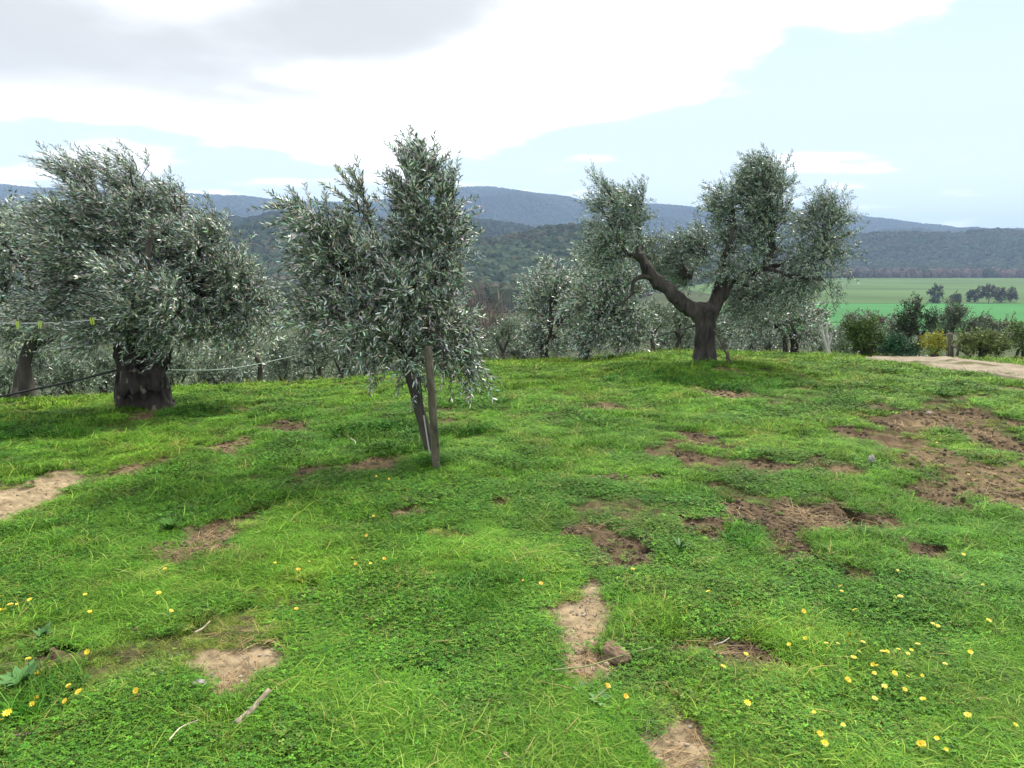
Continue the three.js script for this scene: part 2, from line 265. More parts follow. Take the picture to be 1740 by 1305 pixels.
field('pasture', 'paler olive green pasture behind the bright crop field', 468, 1075, 150, 900, [0.092, 0.150, 0.056], 0.15, 0.30);

// ---------------------------------------------------------------- foliage builders
const WIND = V(-0.97, 0.03, 0.10).normalize();
function leaf(mb, p, dir, nrm, len, wid, top, bot, bend, slim) {
  const s = V().crossVectors(dir, nrm).normalize(), n = V().crossVectors(s, dir).normalize();
  const P = (t, w, o) => [p.x + dir.x * len * t + s.x * w + n.x * (bend * len * t * t + o), p.y + dir.y * len * t + s.y * w + n.y * (bend * len * t * t + o), p.z + dir.z * len * t + s.z * w + n.z * (bend * len * t * t + o)];
  const one = (o, c, flip) => {
    if (slim) { const a = mb.v(...P(0, 0, o), c), l = mb.v(...P(0.5, wid / 2, o), c), r = mb.v(...P(0.5, -wid / 2, o), c), e = mb.v(...P(1, 0, o), c); if (flip) { mb.t(a, r, l); mb.t(l, r, e); } else { mb.t(a, l, r); mb.t(l, e, r); } return; }
    const a = mb.v(...P(0, 0, o), c), l1 = mb.v(...P(0.3, wid / 2, o), c), r1 = mb.v(...P(0.3, -wid / 2, o), c), l2 = mb.v(...P(0.68, wid * 0.42, o), c), r2 = mb.v(...P(0.68, -wid * 0.42, o), c), e = mb.v(...P(1, 0, o), c);
    const T = flip ? (x, y, z) => mb.t(x, z, y) : (x, y, z) => mb.t(x, y, z); T(a, l1, r1); T(l1, l2, r2); T(l1, r2, r1); T(l2, e, r2);
  };
  one(0, top, false); if (bot) one(-0.0014, bot, true);
}
const rs3 = (R) => { let x, y, z, l; do { x = R() * 2 - 1; y = R() * 2 - 1; z = R() * 2 - 1; l = x * x + y * y + z * z; } while (l > 1 || l < 0.02); l = Math.sqrt(l); return V(x / l, y / l, z / l); };
const barkCol = (p) => { const f = 0.75 + 0.5 * n3(p.x * 9, p.y * 4, p.z * 9) + 0.35 * n3(p.x * 30, p.y * 14, p.z * 30); return [0.068 * f, 0.058 * f, 0.049 * f]; };
const twigCol = () => [0.16, 0.15, 0.12];
// lobes: { c, r (Vector3), hub, n (branches), wind?, up? }
function foliage(leafMB, woodMB, lobes, o, R) {
  for (const L of lobes) {
    const wind = L.wind ?? o.wind, up = L.up ?? 0.15, nb = Math.round(L.n * (o.dense ?? 1));
    for (let i = 0; i < nb; i++) {
      const dir = rs3(R); const k = (L.shell ?? 0.6) * 0.85, q = k + (1.20 - k) * Math.pow(R(), 1.15);
      const e = L.c.clone().add(V(dir.x * L.r.x * q, dir.y * L.r.y * q, dir.z * L.r.z * q)).addScaledVector(WIND, wind * 0.12);
      const h = L.hub.clone().add(rs3(R).multiplyScalar(0.05)), len = h.distanceTo(e), mid = h.clone().lerp(e, 0.5).addScaledVector(UPV, len * (0.10 + 0.12 * R())).addScaledVector(rs3(R), len * 0.10);
      const pts = spline([h, mid, e], 7), r0 = clamp(len * 0.018, 0.006, 0.03) * (o.thick ?? 1);
      tube(woodMB, pts, pts.map((_, j) => lerp(r0, 0.003, j / 7)), 5, barkCol);
      const nt = Math.round((len * o.twigs * (0.8 + 0.4 * R()) + 5) * (L.thin ?? 1));
      for (let j = 0; j < nt; j++) {
        const t = lerp(o.from ?? 0.35, 1, Math.pow(R(), 0.8)), f = t * 7, a = Math.min(6, Math.floor(f)), b = pts[a].clone().lerp(pts[a + 1], f - a), tan = pts[a + 1].clone().sub(pts[a]).normalize();
        const td = tan.multiplyScalar(0.55).addScaledVector(rs3(R), 0.85).addScaledVector(UPV, up).addScaledVector(WIND, wind * (0.4 + 0.5 * R())).normalize();
        const TL = lerp(o.twigMin, o.twigMax, R()), droop = (L.droop ?? 0.10) * R(), prev = b.clone(), tp = [b.clone()];
        const pos = (s) => b.clone().addScaledVector(td, TL * s).addScaledVector(WIND, wind * 0.35 * TL * s * s).addScaledVector(UPV, -droop * TL * s * s);
        if (o.twigTube) { tp.push(pos(0.5), pos(1)); tube(woodMB, tp, [0.0026, 0.002, 0.001], 3, twigCol); }
        let perp = V().crossVectors(td, rs3(R)).normalize(); const nl = Math.max(3, Math.round(TL / o.gap)), tone = 0.75 + 0.5 * R();
        for (let s = 0; s < nl; s++) {
          const w = (s + 0.6) / nl, p = pos(w); perp.applyAxisAngle(td, 1.3 + 0.5 * R());
          for (const sg of [-1, 1]) {
            const ld = td.clone().multiplyScalar(0.75).addScaledVector(perp, sg * (0.45 + 0.4 * R())).addScaledVector(WIND, wind * (0.35 + 0.5 * R())).addScaledVector(rs3(R), 0.18).normalize();
            const nn = rs3(R).multiplyScalar(0.8).addScaledVector(UPV, 0.5), l = o.leaf * (0.7 + 0.5 * R()) * (w > 0.85 ? 0.75 : 1), b1 = tone * (0.8 + 0.4 * R());
            let tc = o.top.map((c) => c * b1), bc = o.bot && o.bot.map((c) => c * (0.75 + 0.5 * R())); if (o.flip && R() < o.flip) { const q = tc; tc = bc ?? q.map((c) => c * 2.6); bc = bc && q; }
            leaf(leafMB, p, ld, nn, l, l * o.ratio * (0.8 + 0.4 * R()), tc, bc, (R() - 0.4) * 0.25, o.slim);
          }
        }
      }
    }
  }
}
const OLIVE = { top: [0.068, 0.108, 0.064], bot: [0.60, 0.67, 0.57], flip: 0.33 };
const lobePx = (d) => (u, v, rx, ry, n, hub, o = {}) => { const c = at(u, v, d + (o.dz ?? 0)), s = d / F, hb = at(hub[0], hub[1], d + (o.hz ?? (o.dz ?? 0) * 0.4)); return { c, r: V(rx * s, ry * s, (o.rz ?? rx * s * 0.9)), hub: hb, n, ...o }; };
function limbPx(parent, origin, pts, r0, r1, d, name = 'limb') {
  const P = spline(pts.map(([u, v, dz = 0]) => at(u, v, d + dz)), pts.length * 7), mb = new MB(); tube(mb, P, P.map((_, i) => lerp(r0, r1, i / (P.length - 1))), 12, barkCol, 0.22, r0 * 50 + pts[0][0]); return mesh(name, mb.geo(origin), M.bark, parent);
}
function crownParts(parent, origin, lobes, o, seed) { const l = new MB(), w = new MB(); foliage(l, w, lobes, o, rng(seed)); mesh('crown', l.geo(origin), o.mat ?? M.leaf, parent, 'stuff'); mesh('branches', w.geo(origin), M.bark, parent, 'stuff'); return l.i.length / 3; }

// ---------------------------------------------------------------- the old olive on the left
{
  const d = 8.8, L = lobePx(d), o = at(245, 690, d); o.y = groundH(o.x, o.z);
  const t = base('old_olive_tree', o); tag(t, 'broad windblown old olive tree with a thick squat hollow trunk', 'olive tree');
  const p = (u, v, dz = 0) => at(u, v, d + dz);
  const cs = [cone(p(246, 710), p(242, 660), 0.265, 0.245), cone(p(242, 660), p(240, 600), 0.245, 0.235), cone(p(240, 600), p(232, 545), 0.25, 0.15), cone(p(238, 612), p(205, 560, -0.1), 0.17, 0.09), cone(p(252, 612), p(290, 552, 0.1), 0.18, 0.10), cone(p(240, 610), p(245, 550, -0.25), 0.14, 0.08), cone(p(278, 700, -0.1), p(268, 650), 0.13, 0.12), cone(p(213, 702, -0.1), p(222, 655, -0.05), 0.12, 0.11), cone(p(262, 640, -0.2), p(268, 690, -0.22), 0.10, 0.09), cone(p(225, 640, -0.18), p(230, 675, -0.24), 0.10, 0.08)];
  const holes = [[p(222, 693, -0.31), 0.15], [p(262, 690, -0.32), 0.125], [p(234, 700, -0.32), 0.10]], burls = []; const R = rng(5);
  for (let i = 0; i < 34; i++) { const a = R() * 6.28, v = 625 + 80 * R(), q = p(243, v); burls.push([V(q.x + Math.cos(a) * 0.235, q.y, q.z + Math.sin(a) * 0.235), 0.02 + 0.045 * R()]); }
  const f = (x, y, z) => {
    let k = 9; for (const c of cs) k = smin(k, c(x, y, z), 0.09); if (k > 0.2) return k;
    for (const [q, r] of burls) k = smin(k, Math.hypot(x - q.x, y - q.y, z - q.z) - r, 0.05);
    for (const [q, r] of holes) k = -smin(-k, Math.hypot(x - q.x, (y - q.y) * 0.7, z - q.z) - r, 0.03);
    return k - 0.050 * n3(x * 5, y * 2.2, z * 5) - 0.042 * n3(x * 13, y * 3.2, z * 13) - 0.020 * n3(x * 30, y * 7, z * 30);
  };
  const col = (x, y, z) => { const k = 0.7 + 0.5 * n3(x * 8, y * 4, z * 8) + 0.5 * n3(x * 32, y * 12, z * 32), li = smoothstep(n3(x * 13 + 7, y * 13, z * 13), 0.46, 0.54); return [lerp(0.040 * k, 0.15, li), lerp(0.033 * k, 0.135, li), lerp(0.027 * k, 0.10, li)]; };
  mesh('trunk', surfaceNets(f, V(o.x - 0.62, o.y - 0.15, o.z - 0.65), V(o.x + 0.62, o.y + 1.25, o.z + 0.62), 0.017, col).geo(o), M.bark, t);
  for (const [pts, r0, r1] of [[[[232, 570], [215, 500], [190, 430, 0.1], [150, 350, 0.2]], 0.11, 0.03], [[[205, 572, -0.1], [170, 530, -0.2], [130, 490, -0.2], [100, 470, -0.1]], 0.075, 0.025], [[[285, 562, 0.1], [320, 510, 0.1], [350, 460, 0.1], [370, 420]], 0.085, 0.025], [[[245, 565, -0.2], [255, 510, -0.5], [250, 450, -0.6], [260, 380, -0.5]], 0.07, 0.02], [[[290, 555, 0.2], [340, 530, 0.2], [400, 520, 0.2]], 0.06, 0.025], [[[240, 560, 0.2], [240, 480, 0.5], [260, 400, 0.6], [280, 340, 0.5]], 0.08, 0.02]]) limbPx(t, o, pts, r0, r1, d);
  const n = crownParts(t, o, [
    L(235, 400, 130, 78, 26, [225, 490], { up: 0.3 }), L(150, 440, 70, 80, 14, [180, 490]), L(345, 425, 80, 80, 18, [335, 490]), L(240, 505, 115, 62, 18, [245, 520], { dz: -0.55, rz: 0.5 }), L(240, 470, 100, 80, 12, [240, 480], { dz: 0.6, rz: 0.5 }),
    L(420, 510, 56, 82, 19, [390, 510], { dz: 0.1, wind: 0.25 }), L(360, 490, 60, 60, 10, [345, 500], { dz: 0.3 }), L(370, 560, 60, 42, 8, [340, 530], { wind: 0.3 }), L(120, 540, 62, 52, 9, [165, 530]), L(215, 575, 70, 28, 6, [225, 545], { dz: -0.4, rz: 0.3 }), L(300, 575, 60, 28, 6, [290, 545], { dz: -0.3, rz: 0.3 }),
    L(150, 312, 42, 58, 7, [165, 370], { up: 0.9, shell: 0.4, thin: 0.42 }), L(235, 315, 60, 38, 8, [240, 370], { up: 0.7, shell: 0.5, thin: 0.42 }), L(310, 335, 40, 30, 6, [300, 380], { up: 0.5, shell: 0.5, thin: 0.42 }),
  ], { ...OLIVE, twigs: 20, twigMin: 0.16, twigMax: 0.36, gap: 0.022, leaf: 0.058, ratio: 0.205, wind: 0.85, twigTube: true, slim: true, dense: 2.2 }, 101);
  console.log('left tree triangles', n);
}
// ---------------------------------------------------------------- the young olive in the middle
{
  const d = 6.15, L = lobePx(d), o = at(737, 790, d); o.y = groundH(o.x, o.z);
  const t = base('young_olive_tree', o); tag(t, 'slender young olive tree with a thin leaning trunk behind the wooden stake', 'olive tree');
  limbPx(t, o, [[739, 800], [730, 760], [718, 715], [705, 668], [690, 620], [672, 575]], 0.047, 0.036, d, 'trunk');
  for (const [pts, r0, r1] of [[[[676, 588], [640, 545], [600, 500, 0.1], [560, 440, 0.1], [545, 390]], 0.034, 0.008], [[[682, 602], [690, 540, -0.1], [705, 460, -0.1], [710, 380, -0.1], [704, 310]], 0.036, 0.007], [[[690, 620], [725, 560, 0.1], [755, 490, 0.2], [765, 400, 0.2], [768, 345, 0.1]], 0.028, 0.006], [[[674, 580], [655, 500, 0.25], [640, 420, 0.3], [618, 350, 0.2]], 0.03, 0.006], [[[660, 565], [610, 560, -0.3], [560, 530, -0.3]], 0.022, 0.008]]) limbPx(t, o, pts, r0, r1, d);
  const n = crownParts(t, o, [
    L(585, 430, 72, 84, 17, [595, 470]), L(650, 450, 76, 76, 9, [655, 500], { dz: 0.25 }), L(722, 365, 50, 78, 13, [710, 410], { up: 0.8, wind: 0.1 }), L(755, 440, 48, 85, 13, [750, 480], { wind: 0.0 }), L(700, 500, 80, 80, 14, [695, 540], { wind: 0.1 }), L(610, 545, 78, 46, 11, [625, 545], { dz: -0.2 }), L(545, 505, 46, 66, 9, [580, 510]), L(755, 580, 46, 40, 7, [725, 560], { wind: 0, droop: 0.5, up: -0.1 }),
    L(695, 612, 52, 40, 8, [690, 600], { wind: 0, droop: 0.4 }), L(660, 575, 50, 34, 6, [672, 580], { wind: 0.2 }), L(800, 600, 10, 44, 3, [775, 540], { wind: -0.1, droop: 0.9, up: -0.6 }),
    L(618, 330, 30, 30, 5, [622, 365], { up: 1, shell: 0.4, wind: 0.5, thin: 0.42 }), L(698, 285, 22, 28, 6, [704, 325], { up: 1.1, shell: 0.4, wind: 0.1, thin: 0.42 }), L(764, 320, 17, 30, 5, [766, 360], { up: 1.1, shell: 0.4, wind: 0, thin: 0.42 }), L(735, 292, 18, 22, 3, [720, 325], { up: 1.1, shell: 0.4, wind: 0, thin: 0.42 }), L(510, 360, 26, 18, 2, [555, 400], { wind: 0.5, shell: 0.5 }),
  ], { ...OLIVE, twigs: 18, twigMin: 0.14, twigMax: 0.32, gap: 0.022, leaf: 0.053, ratio: 0.20, wind: 0.35, twigTube: true, thick: 0.7, dense: 1.55 }, 202);
  console.log('middle tree triangles', n);
}
// ---------------------------------------------------------------- the forked olive on the right
{
  const d = 11.9, L = lobePx(d), o = at(1198, 628, d); o.y = groundH(o.x, o.z);
  const t = base('forked_olive_tree', o); tag(t, 'olive tree whose dark trunk forks into two bare limbs under separate crowns', 'olive tree');
  const p = (u, v, dz = 0) => at(u, v, d + dz);
  const chain = (a) => a.slice(1).map((q, i) => cone(p(a[i][0], a[i][1], a[i][3] ?? 0), p(q[0], q[1], q[3] ?? 0), a[i][2] * 0.80, q[2] * 0.80));
  const cs = [...chain([[1199, 640, 0.215], [1198, 605, 0.185], [1199, 560, 0.175], [1196, 530, 0.19]]), ...chain([[1192, 535, 0.16], [1155, 512, 0.125], [1122, 482, 0.11], [1098, 455, 0.098], [1086, 437, 0.075], [1062, 433, 0.06]]), ...chain([[1203, 535, 0.15], [1222, 500, 0.125], [1238, 482, 0.10], [1262, 470, 0.07], [1300, 455, 0.06]]), ...chain([[1222, 498, 0.10], [1222, 465, 0.075], [1228, 440, 0.055]]), ...chain([[1185, 632, 0.11], [1192, 600, 0.07]]), ...chain([[1213, 632, 0.10, -0.1], [1206, 590, 0.08]]), ...chain([[1175, 633, 0.07, -0.1], [1190, 606, 0.07]])];
  const f = (x, y, z) => { let k = 9; for (const c of cs) k = smin(k, c(x, y, z), 0.07); return k > 0.14 ? k : k - 0.046 * n3(x * 6, y * 2.4, z * 6) - 0.036 * n3(x * 15, y * 2.6, z * 15) - 0.015 * n3(x * 36, y * 8, z * 36); };
  const col = (x, y, z) => { const k = 0.8 + 0.8 * n3(x * 7, y * 2.5, z * 7) + 0.8 * n3(x * 30, y * 6, z * 30); return [0.046 * k, 0.039 * k, 0.034 * k]; };
  mesh('trunk', surfaceNets(f, V(p(1040, 600).x, o.y - 0.12, o.z - 0.42), V(p(1325, 600).x, p(1198, 418).y, o.z + 0.42), 0.019, col).geo(o), M.bark, t);
  for (const [pts, r0, r1] of [[[[1064, 434], [1050, 410], [1045, 370], [1035, 320]], 0.055, 0.015], [[[1084, 440], [1085, 400, 0.2], [1085, 360, 0.2]], 0.05, 0.012], [[[1298, 456], [1312, 420], [1312, 370], [1300, 310]], 0.06, 0.012], [[[1290, 458], [1340, 445, 0.2], [1390, 425, 0.2], [1415, 380, 0.2]], 0.045, 0.012], [[[1227, 445], [1240, 410, -0.2], [1250, 370, -0.2]], 0.045, 0.012], [[[1300, 455], [1350, 470, -0.2], [1400, 475, -0.3]], 0.035, 0.012], [[[1114, 475], [1092, 470, -0.05], [1077, 478, -0.08], [1073, 500, -0.1], [1050, 520, -0.1]], 0.045, 0.012], [[[1183, 553], [1150, 562, -0.2], [1095, 580, -0.3]], 0.014, 0.006], [[[1250, 478], [1280, 490, 0.2], [1310, 505, 0.4]], 0.03, 0.012]]) limbPx(t, o, pts, r0, r1, d);
  const n = crownParts(t, o, [
    L(1050, 385, 58, 62, 20, [1052, 410]), L(1025, 325, 30, 34, 6, [1040, 350], { up: 0.9, shell: 0.4, thin: 0.42 }), L(1080, 350, 26, 30, 6, [1085, 390], { up: 0.8, shell: 0.4, dz: 0.2 }), L(1035, 440, 40, 30, 8, [1055, 425], { droop: 0.4 }),
    L(1300, 345, 56, 66, 22, [1310, 400], { up: 0.4 }), L(1290, 300, 36, 28, 9, [1302, 340], { up: 0.6, shell: 0.5 }), L(1225, 355, 26, 36, 8, [1248, 385]), L(1318, 420, 44, 40, 10, [1312, 440]),
    L(1412, 385, 46, 58, 16, [1400, 415], { dz: 0.2 }), L(1400, 465, 60, 46, 15, [1370, 450], { dz: -0.1 }), L(1310, 500, 74, 40, 13, [1310, 490], { dz: 0.35 }), L(1340, 510, 50, 34, 7, [1330, 480], { droop: 0.4 }),
    L(1180, 420, 46, 34, 10, [1195, 440], { dz: 0.6 }), L(1228, 452, 28, 26, 4, [1230, 450], { dz: -0.15, rz: 0.2 }), L(1275, 455, 36, 20, 4, [1275, 460], { dz: -0.2, rz: 0.2 }), L(1110, 425, 34, 30, 5, [1085, 440], { dz: 0.6 }), L(1245, 415, 40, 30, 8, [1240, 430], { dz: 0.3 }), L(1155, 465, 50, 32, 9, [1170, 470], { dz: 0.9 }), L(1290, 535, 60, 24, 7, [1290, 500], { dz: 0.4, droop: 0.3 }),
  ], { ...OLIVE, top: [0.058, 0.106, 0.060], bot: [0.50, 0.58, 0.48], twigs: 17, twigMin: 0.16, twigMax: 0.34, gap: 0.023, leaf: 0.054, ratio: 0.22, wind: 0.42, twigTube: false, slim: true, dense: 2.3 }, 303);
  console.log('right tree triangles', n);
}

// ---------------------------------------------------------------- the olives behind, each in its own place
const MID = { ...OLIVE, dense: 1.5, twigs: 13, twigMin: 0.2, twigMax: 0.45, gap: 0.05, leaf: 0.10, ratio: 0.26, wind: 0.35, slim: true, twigTube: false };
function olivePx(label, group, d, ground, trunks, lobes, seed, opt = {}) {
  const o = at(trunks[0][0][0], trunks[0][0][1], d); o.y = baseH(o.x, o.z);
  const t = base('olive_tree', o); tag(t, label, 'olive tree', group);
  for (const tr of trunks) { const [r0, r1] = tr[tr.length - 1]; const pts = tr.slice(0, -1); const g = at(pts[0][0], pts[0][1], d); g.y = Math.min(g.y, baseH(g.x, g.z)) - 0.1; const P = spline([g, ...pts.map(([u, v, dz = 0]) => at(u, v, d + dz))], 16), mb = new MB(); tube(mb, P, P.map((_, i) => lerp(r0, r1, i / 16)), 10, barkCol, 0.2, seed); mesh('trunk', mb.geo(o), M.bark, t); }
  return crownParts(t, o, lobes.map((q) => lobePx(d)(...q)), { ...MID, ...opt }, seed);
}
olivePx('large grey-green olive tree crowding in behind the left side of the squat-trunked olive', null, 12.6, 0, [[[46, 662], [42, 620], [60, 560], [80, 470], [0.16, 0.05]], [[30, 655, 0.3], [50, 600, 0.3], [120, 560, 0.2], [0.1, 0.04]]], [[40, 430, 95, 85, 26, [70, 500]], [110, 560, 80, 55, 14, [80, 540]], [0, 540, 80, 80, 16, [50, 560]], [150, 470, 70, 80, 12, [90, 500]], [-70, 460, 80, 90, 14, [10, 520]]], 401, { leaf: 0.085 });
olivePx('olive tree with a dark hollow in its crown, left of the forked olive', null, 17.5, 0, [[[925, 608], [926, 585], [935, 555], [940, 500], [0.12, 0.05]]], [[945, 490, 48, 42, 20, [940, 520]], [915, 535, 26, 55, 13, [932, 555]], [985, 540, 34, 55, 16, [945, 550]], [950, 585, 50, 20, 9, [938, 570]]], 402, { leaf: 0.09 });
olivePx('drooping olive tree whose foliage reaches the grass below the left limb of the forked olive', null, 15.6, 0, [[[992, 606], [1000, 580], [1020, 540], [1040, 490], [0.12, 0.05]]], [[1030, 480, 64, 52, 28, [1035, 510]], [1075, 525, 48, 66, 22, [1035, 540], { droop: 0.4 }], [1000, 540, 50, 60, 22, [1018, 540], { droop: 0.4 }], [1040, 580, 70, 22, 12, [1030, 560]]], 403, { leaf: 0.085 });
olivePx('dark olive tree standing on two trunks right behind the forked olive', null, 17.2, 0, [[[1350, 606], [1350, 580], [1340, 550], [1330, 520], [0.12, 0.05]], [[1334, 604], [1333, 575], [1320, 545], [0.07, 0.04]]], [[1325, 530, 70, 44, 24, [1335, 550]], [1280, 555, 44, 32, 12, [1320, 555]], [1375, 560, 36, 34, 10, [1345, 560]]], 404, { leaf: 0.085, top: [0.080, 0.105, 0.060] });
olivePx('small thin-trunked olive just right of the prop leaning on the forked olive', null, 18.6, 0, [[[1275, 602], [1277, 585], [1272, 560], [0.06, 0.03]]], [[1272, 550, 40, 34, 10, [1273, 565]], [1235, 560, 30, 22, 5, [1265, 565]]], 405, {});
olivePx('pale spreading olive just beyond the thin grey pole, at the grass edge', null, 16, 0, [[[442, 640], [440, 615], [425, 600], [400, 590], [0.07, 0.03]]], [[430, 585, 60, 30, 12, [425, 600]], [380, 600, 40, 22, 6, [405, 592]]], 406, { top: [0.14, 0.16, 0.10] });

// prototypes for the rest of the grove, then copies
function makeGrove(seed, spread, tall, opt = {}) {
  const R = rng(seed), t = new THREE.Group(), trunk = new MB(), O = V(0, 0, 0), bend = (R() - 0.5) * 0.5, fork = V(bend, 0.32 * tall, (R() - 0.5) * 0.3);
  const P = spline([V(0, -0.3, 0), V(bend * 0.2, 0.1 * tall, 0), fork], 10); tube(trunk, P, P.map((_, i) => lerp(0.17, 0.10, i / 10)), 9, barkCol, 0.25, seed);
  mesh('trunk', trunk.geo(), M.bark, t);
  const lobes = [];
  for (let i = 0; i < 4; i++) { const a = i * 1.57 + R(), c = V(fork.x + Math.cos(a) * spread * 0.45, tall * (0.55 + 0.22 * R()), fork.z + Math.sin(a) * spread * 0.45), hub = fork.clone().lerp(c, 0.6); const mb = new MB(), Q = spline([fork.clone().add(V(0, -0.1, 0)), fork.clone().lerp(c, 0.3).add(V(0, 0.05, 0)), hub], 6); tube(mb, Q, Q.map((_, j) => lerp(0.085, 0.035, j / 6)), 7, barkCol, 0.2, i); mesh('limb', mb.geo(), M.bark, t); lobes.push({ c, r: V(spread * 0.5, tall * 0.27, spread * 0.5), hub, n: 9 }); }
  lobes.push({ c: V(fork.x, tall * 0.78, fork.z), r: V(spread * 0.5, tall * 0.22, spread * 0.5), hub: fork.clone().add(V(0, tall * 0.28, 0)), n: 9, up: 0.5 });
  crownParts(t, O, lobes, { ...MID, twigs: 8, gap: 0.085, leaf: 0.155, ratio: 0.28, bot: null, flip: 0.18, dense: 1.15, top: [0.125, 0.165, 0.11], ...opt }, seed + 7); return t;
}
const protos = [makeGrove(501, 1.5, 3.0), makeGrove(502, 1.3, 2.8), makeGrove(503, 1.6, 3.2, { top: [0.10, 0.135, 0.088] })];
const fresh = [true, true, true];
function grove(k, p, s, turn, label, group, name = 'grove_olive_tree') { const o = fresh[k] ? protos[k] : protos[k].clone(); fresh[k] = false; o.name = numbered(name); o.position.copy(p); o.scale.setScalar(s); o.rotation.y = turn; tag(o, label, 'olive tree', group); scene.add(o); return o; }
function grovePx(k, u, vtop, d, label, group, turn) { const g = at(u, vtop, d); const y = baseH(g.x, g.z), s = clamp((g.y - y) / [3.1, 2.9, 3.3][k], 0.5, 1.6); return grove(k, V(g.x, y, g.z), s, turn, label, group); }
{
  const R = rng(77);
  const rowA = 'small grove olive below the grass edge, between the squat-trunked and the staked olive', gA = 'grove olives between the left and middle trees';
  for (const [u, v, d] of [[300, 588, 22], [345, 600, 26], [395, 590, 30], [480, 575, 22], [520, 560, 28], [545, 575, 18.5], [580, 570, 20], [622, 560, 19], [655, 565, 20.5], [600, 545, 34], [700, 560, 32], [460, 560, 36]]) grovePx(Math.floor(R() * 3), u, v, d, rowA, gA, R() * 6.28);
  const rowB = 'small grove olive down the slope, right of the staked young olive', gB = 'grove olives right of the young tree';
  for (const [u, v, d] of [[856, 565, 22], [818, 572, 28], [885, 572, 30], [790, 575, 34]]) grovePx(Math.floor(R() * 3), u, v, d, rowB, gB, R() * 6.28);
  const rowC = 'hazy grove olive down the slope, seen beneath the limbs of the forked olive', gC = 'grove olives behind the forked tree';
  for (const [u, v, d] of [[1112, 540, 21], [1150, 545, 22], [1085, 560, 24], [1130, 550, 30], [1165, 552, 28], [1225, 545, 30], [1180, 535, 40], [1255, 540, 36], [1310, 545, 34]]) grovePx(Math.floor(R() * 3), u, v, d, rowC, gC, R() * 6.28);
  const rowD = 'pale hazy grove olive down the slope behind the white bare stems and green shrub', gD = 'grove olives behind the track shrubs';
  for (const [u, v, d] of [[1420, 545, 30], [1388, 548, 27], [1455, 545, 34], [1500, 545, 36], [1530, 560, 40]]) grovePx(Math.floor(R() * 3), u, v, d, rowD, gD, R() * 6.28);
  const rowE = 'small grove olive on the slope at the left edge, behind the black hose', gE = 'grove olives at the left edge';
  for (const [u, v, d] of [[110, 600, 20], [165, 590, 24], [0, 610, 19], [70, 585, 28], [-60, 600, 22], [210, 595, 26]]) grovePx(Math.floor(R() * 3), u, v, d, rowE, gE, R() * 6.28);
}

// ---------------------------------------------------------------- shrubs, bare trees and field trees
function shrub(name, label, d, u, vbase, lobes, o, seed, category = 'shrub') {
  const p = at(u, vbase, d); p.y = baseH(p.x, p.z) - 0.02; const t = base(name, p); tag(t, label, category);
  const L = lobePx(d), mb = new MB(), R = rng(seed); const lb = lobes.map(([lu, lv, rx, ry, n, q = {}]) => L(lu, lv, rx, ry, n, [lerp(lu, u, 0.35), lerp(lv, vbase, 0.45)], q));
  for (const q of lb) { const P = spline([p.clone().add(V((R() - 0.5) * 0.2, -0.1, (R() - 0.5) * 0.2)), p.clone().lerp(q.hub, 0.5).add(V((R() - 0.5) * 0.1, 0.1, 0)), q.hub], 6); tube(mb, P, P.map((_, i) => lerp(o.stem ?? 0.04, 0.015, i / 6)), 6, barkCol, 0.1); }
  mesh('stems', mb.geo(p), M.bark, t); crownParts(t, p, lb, { twigs: 16, twigMin: 0.1, twigMax: 0.25, gap: 0.035, leaf: 0.055, ratio: 0.45, wind: 0.1, slim: true, twigTube: false, bot: null, mat: M.shrubLeaf, ...o }, seed);
}
shrub('green_shrub', 'tall rounded dark green shrub at the near end of the gravel track', 16.6, 1472, 606, [[1470, 568, 32, 32, 22], [1452, 582, 22, 24, 10], [1488, 582, 22, 24, 10], [1468, 550, 24, 14, 6]], { top: [0.085, 0.145, 0.035], dense: 1.5 }, 601);
shrub('low_green_shrub', 'low spreading deep green shrub between the tall rounded shrub and the yellow one', 16.4, 1526, 606, [[1510, 590, 24, 15, 12], [1540, 591, 24, 14, 12], [1525, 583, 20, 12, 8]], { top: [0.032, 0.105, 0.045], leaf: 0.05, dense: 1.5 }, 602);
shrub('yellow_shrub', 'small yellow-green shrub just left of the wooden post by the track', 16.2, 1592, 607, [[1594, 588, 13, 16, 12], [1572, 584, 14, 8, 6], [1600, 578, 10, 9, 5]], { top: [0.30, 0.31, 0.035], leaf: 0.05, twigs: 18 }, 603);
shrub('yellow_green_weed', 'leafy light green weed under the yellow shrub at the edge of the track', 15.9, 1588, 610, [[1588, 602, 12, 6, 5]], { top: [0.12, 0.20, 0.03], leaf: 0.045 }, 604, 'plant');
shrub('clipped_shrub', 'dome-shaped olive green shrub right of the grey post by the track', 15.8, 1670, 610, [[1650, 582, 24, 18, 12], [1690, 583, 24, 18, 12], [1668, 578, 30, 14, 12], [1670, 596, 24, 14, 6]], { top: [0.14, 0.18, 0.055], dense: 1.4 }, 605);
shrub('sparse_shrub', 'loose grey-green shrub at the right edge beyond the gravel track', 15.9, 1732, 600, [[1740, 562, 24, 20, 12], [1735, 585, 16, 14, 6]], { top: [0.12, 0.17, 0.06], dense: 1.3 }, 606);
shrub('dark_olive_bush', 'dark dense bushy olive behind the low green shrub, left of its silvery neighbour', 26, 1550, 600, [[1548, 540, 32, 30, 18], [1570, 560, 30, 26, 12], [1535, 565, 26, 26, 8]], { top: [0.045, 0.062, 0.032], leaf: 0.10, ratio: 0.3, gap: 0.06, twigMin: 0.2, twigMax: 0.45, twigs: 11, stem: 0.09 }, 607, 'olive tree');
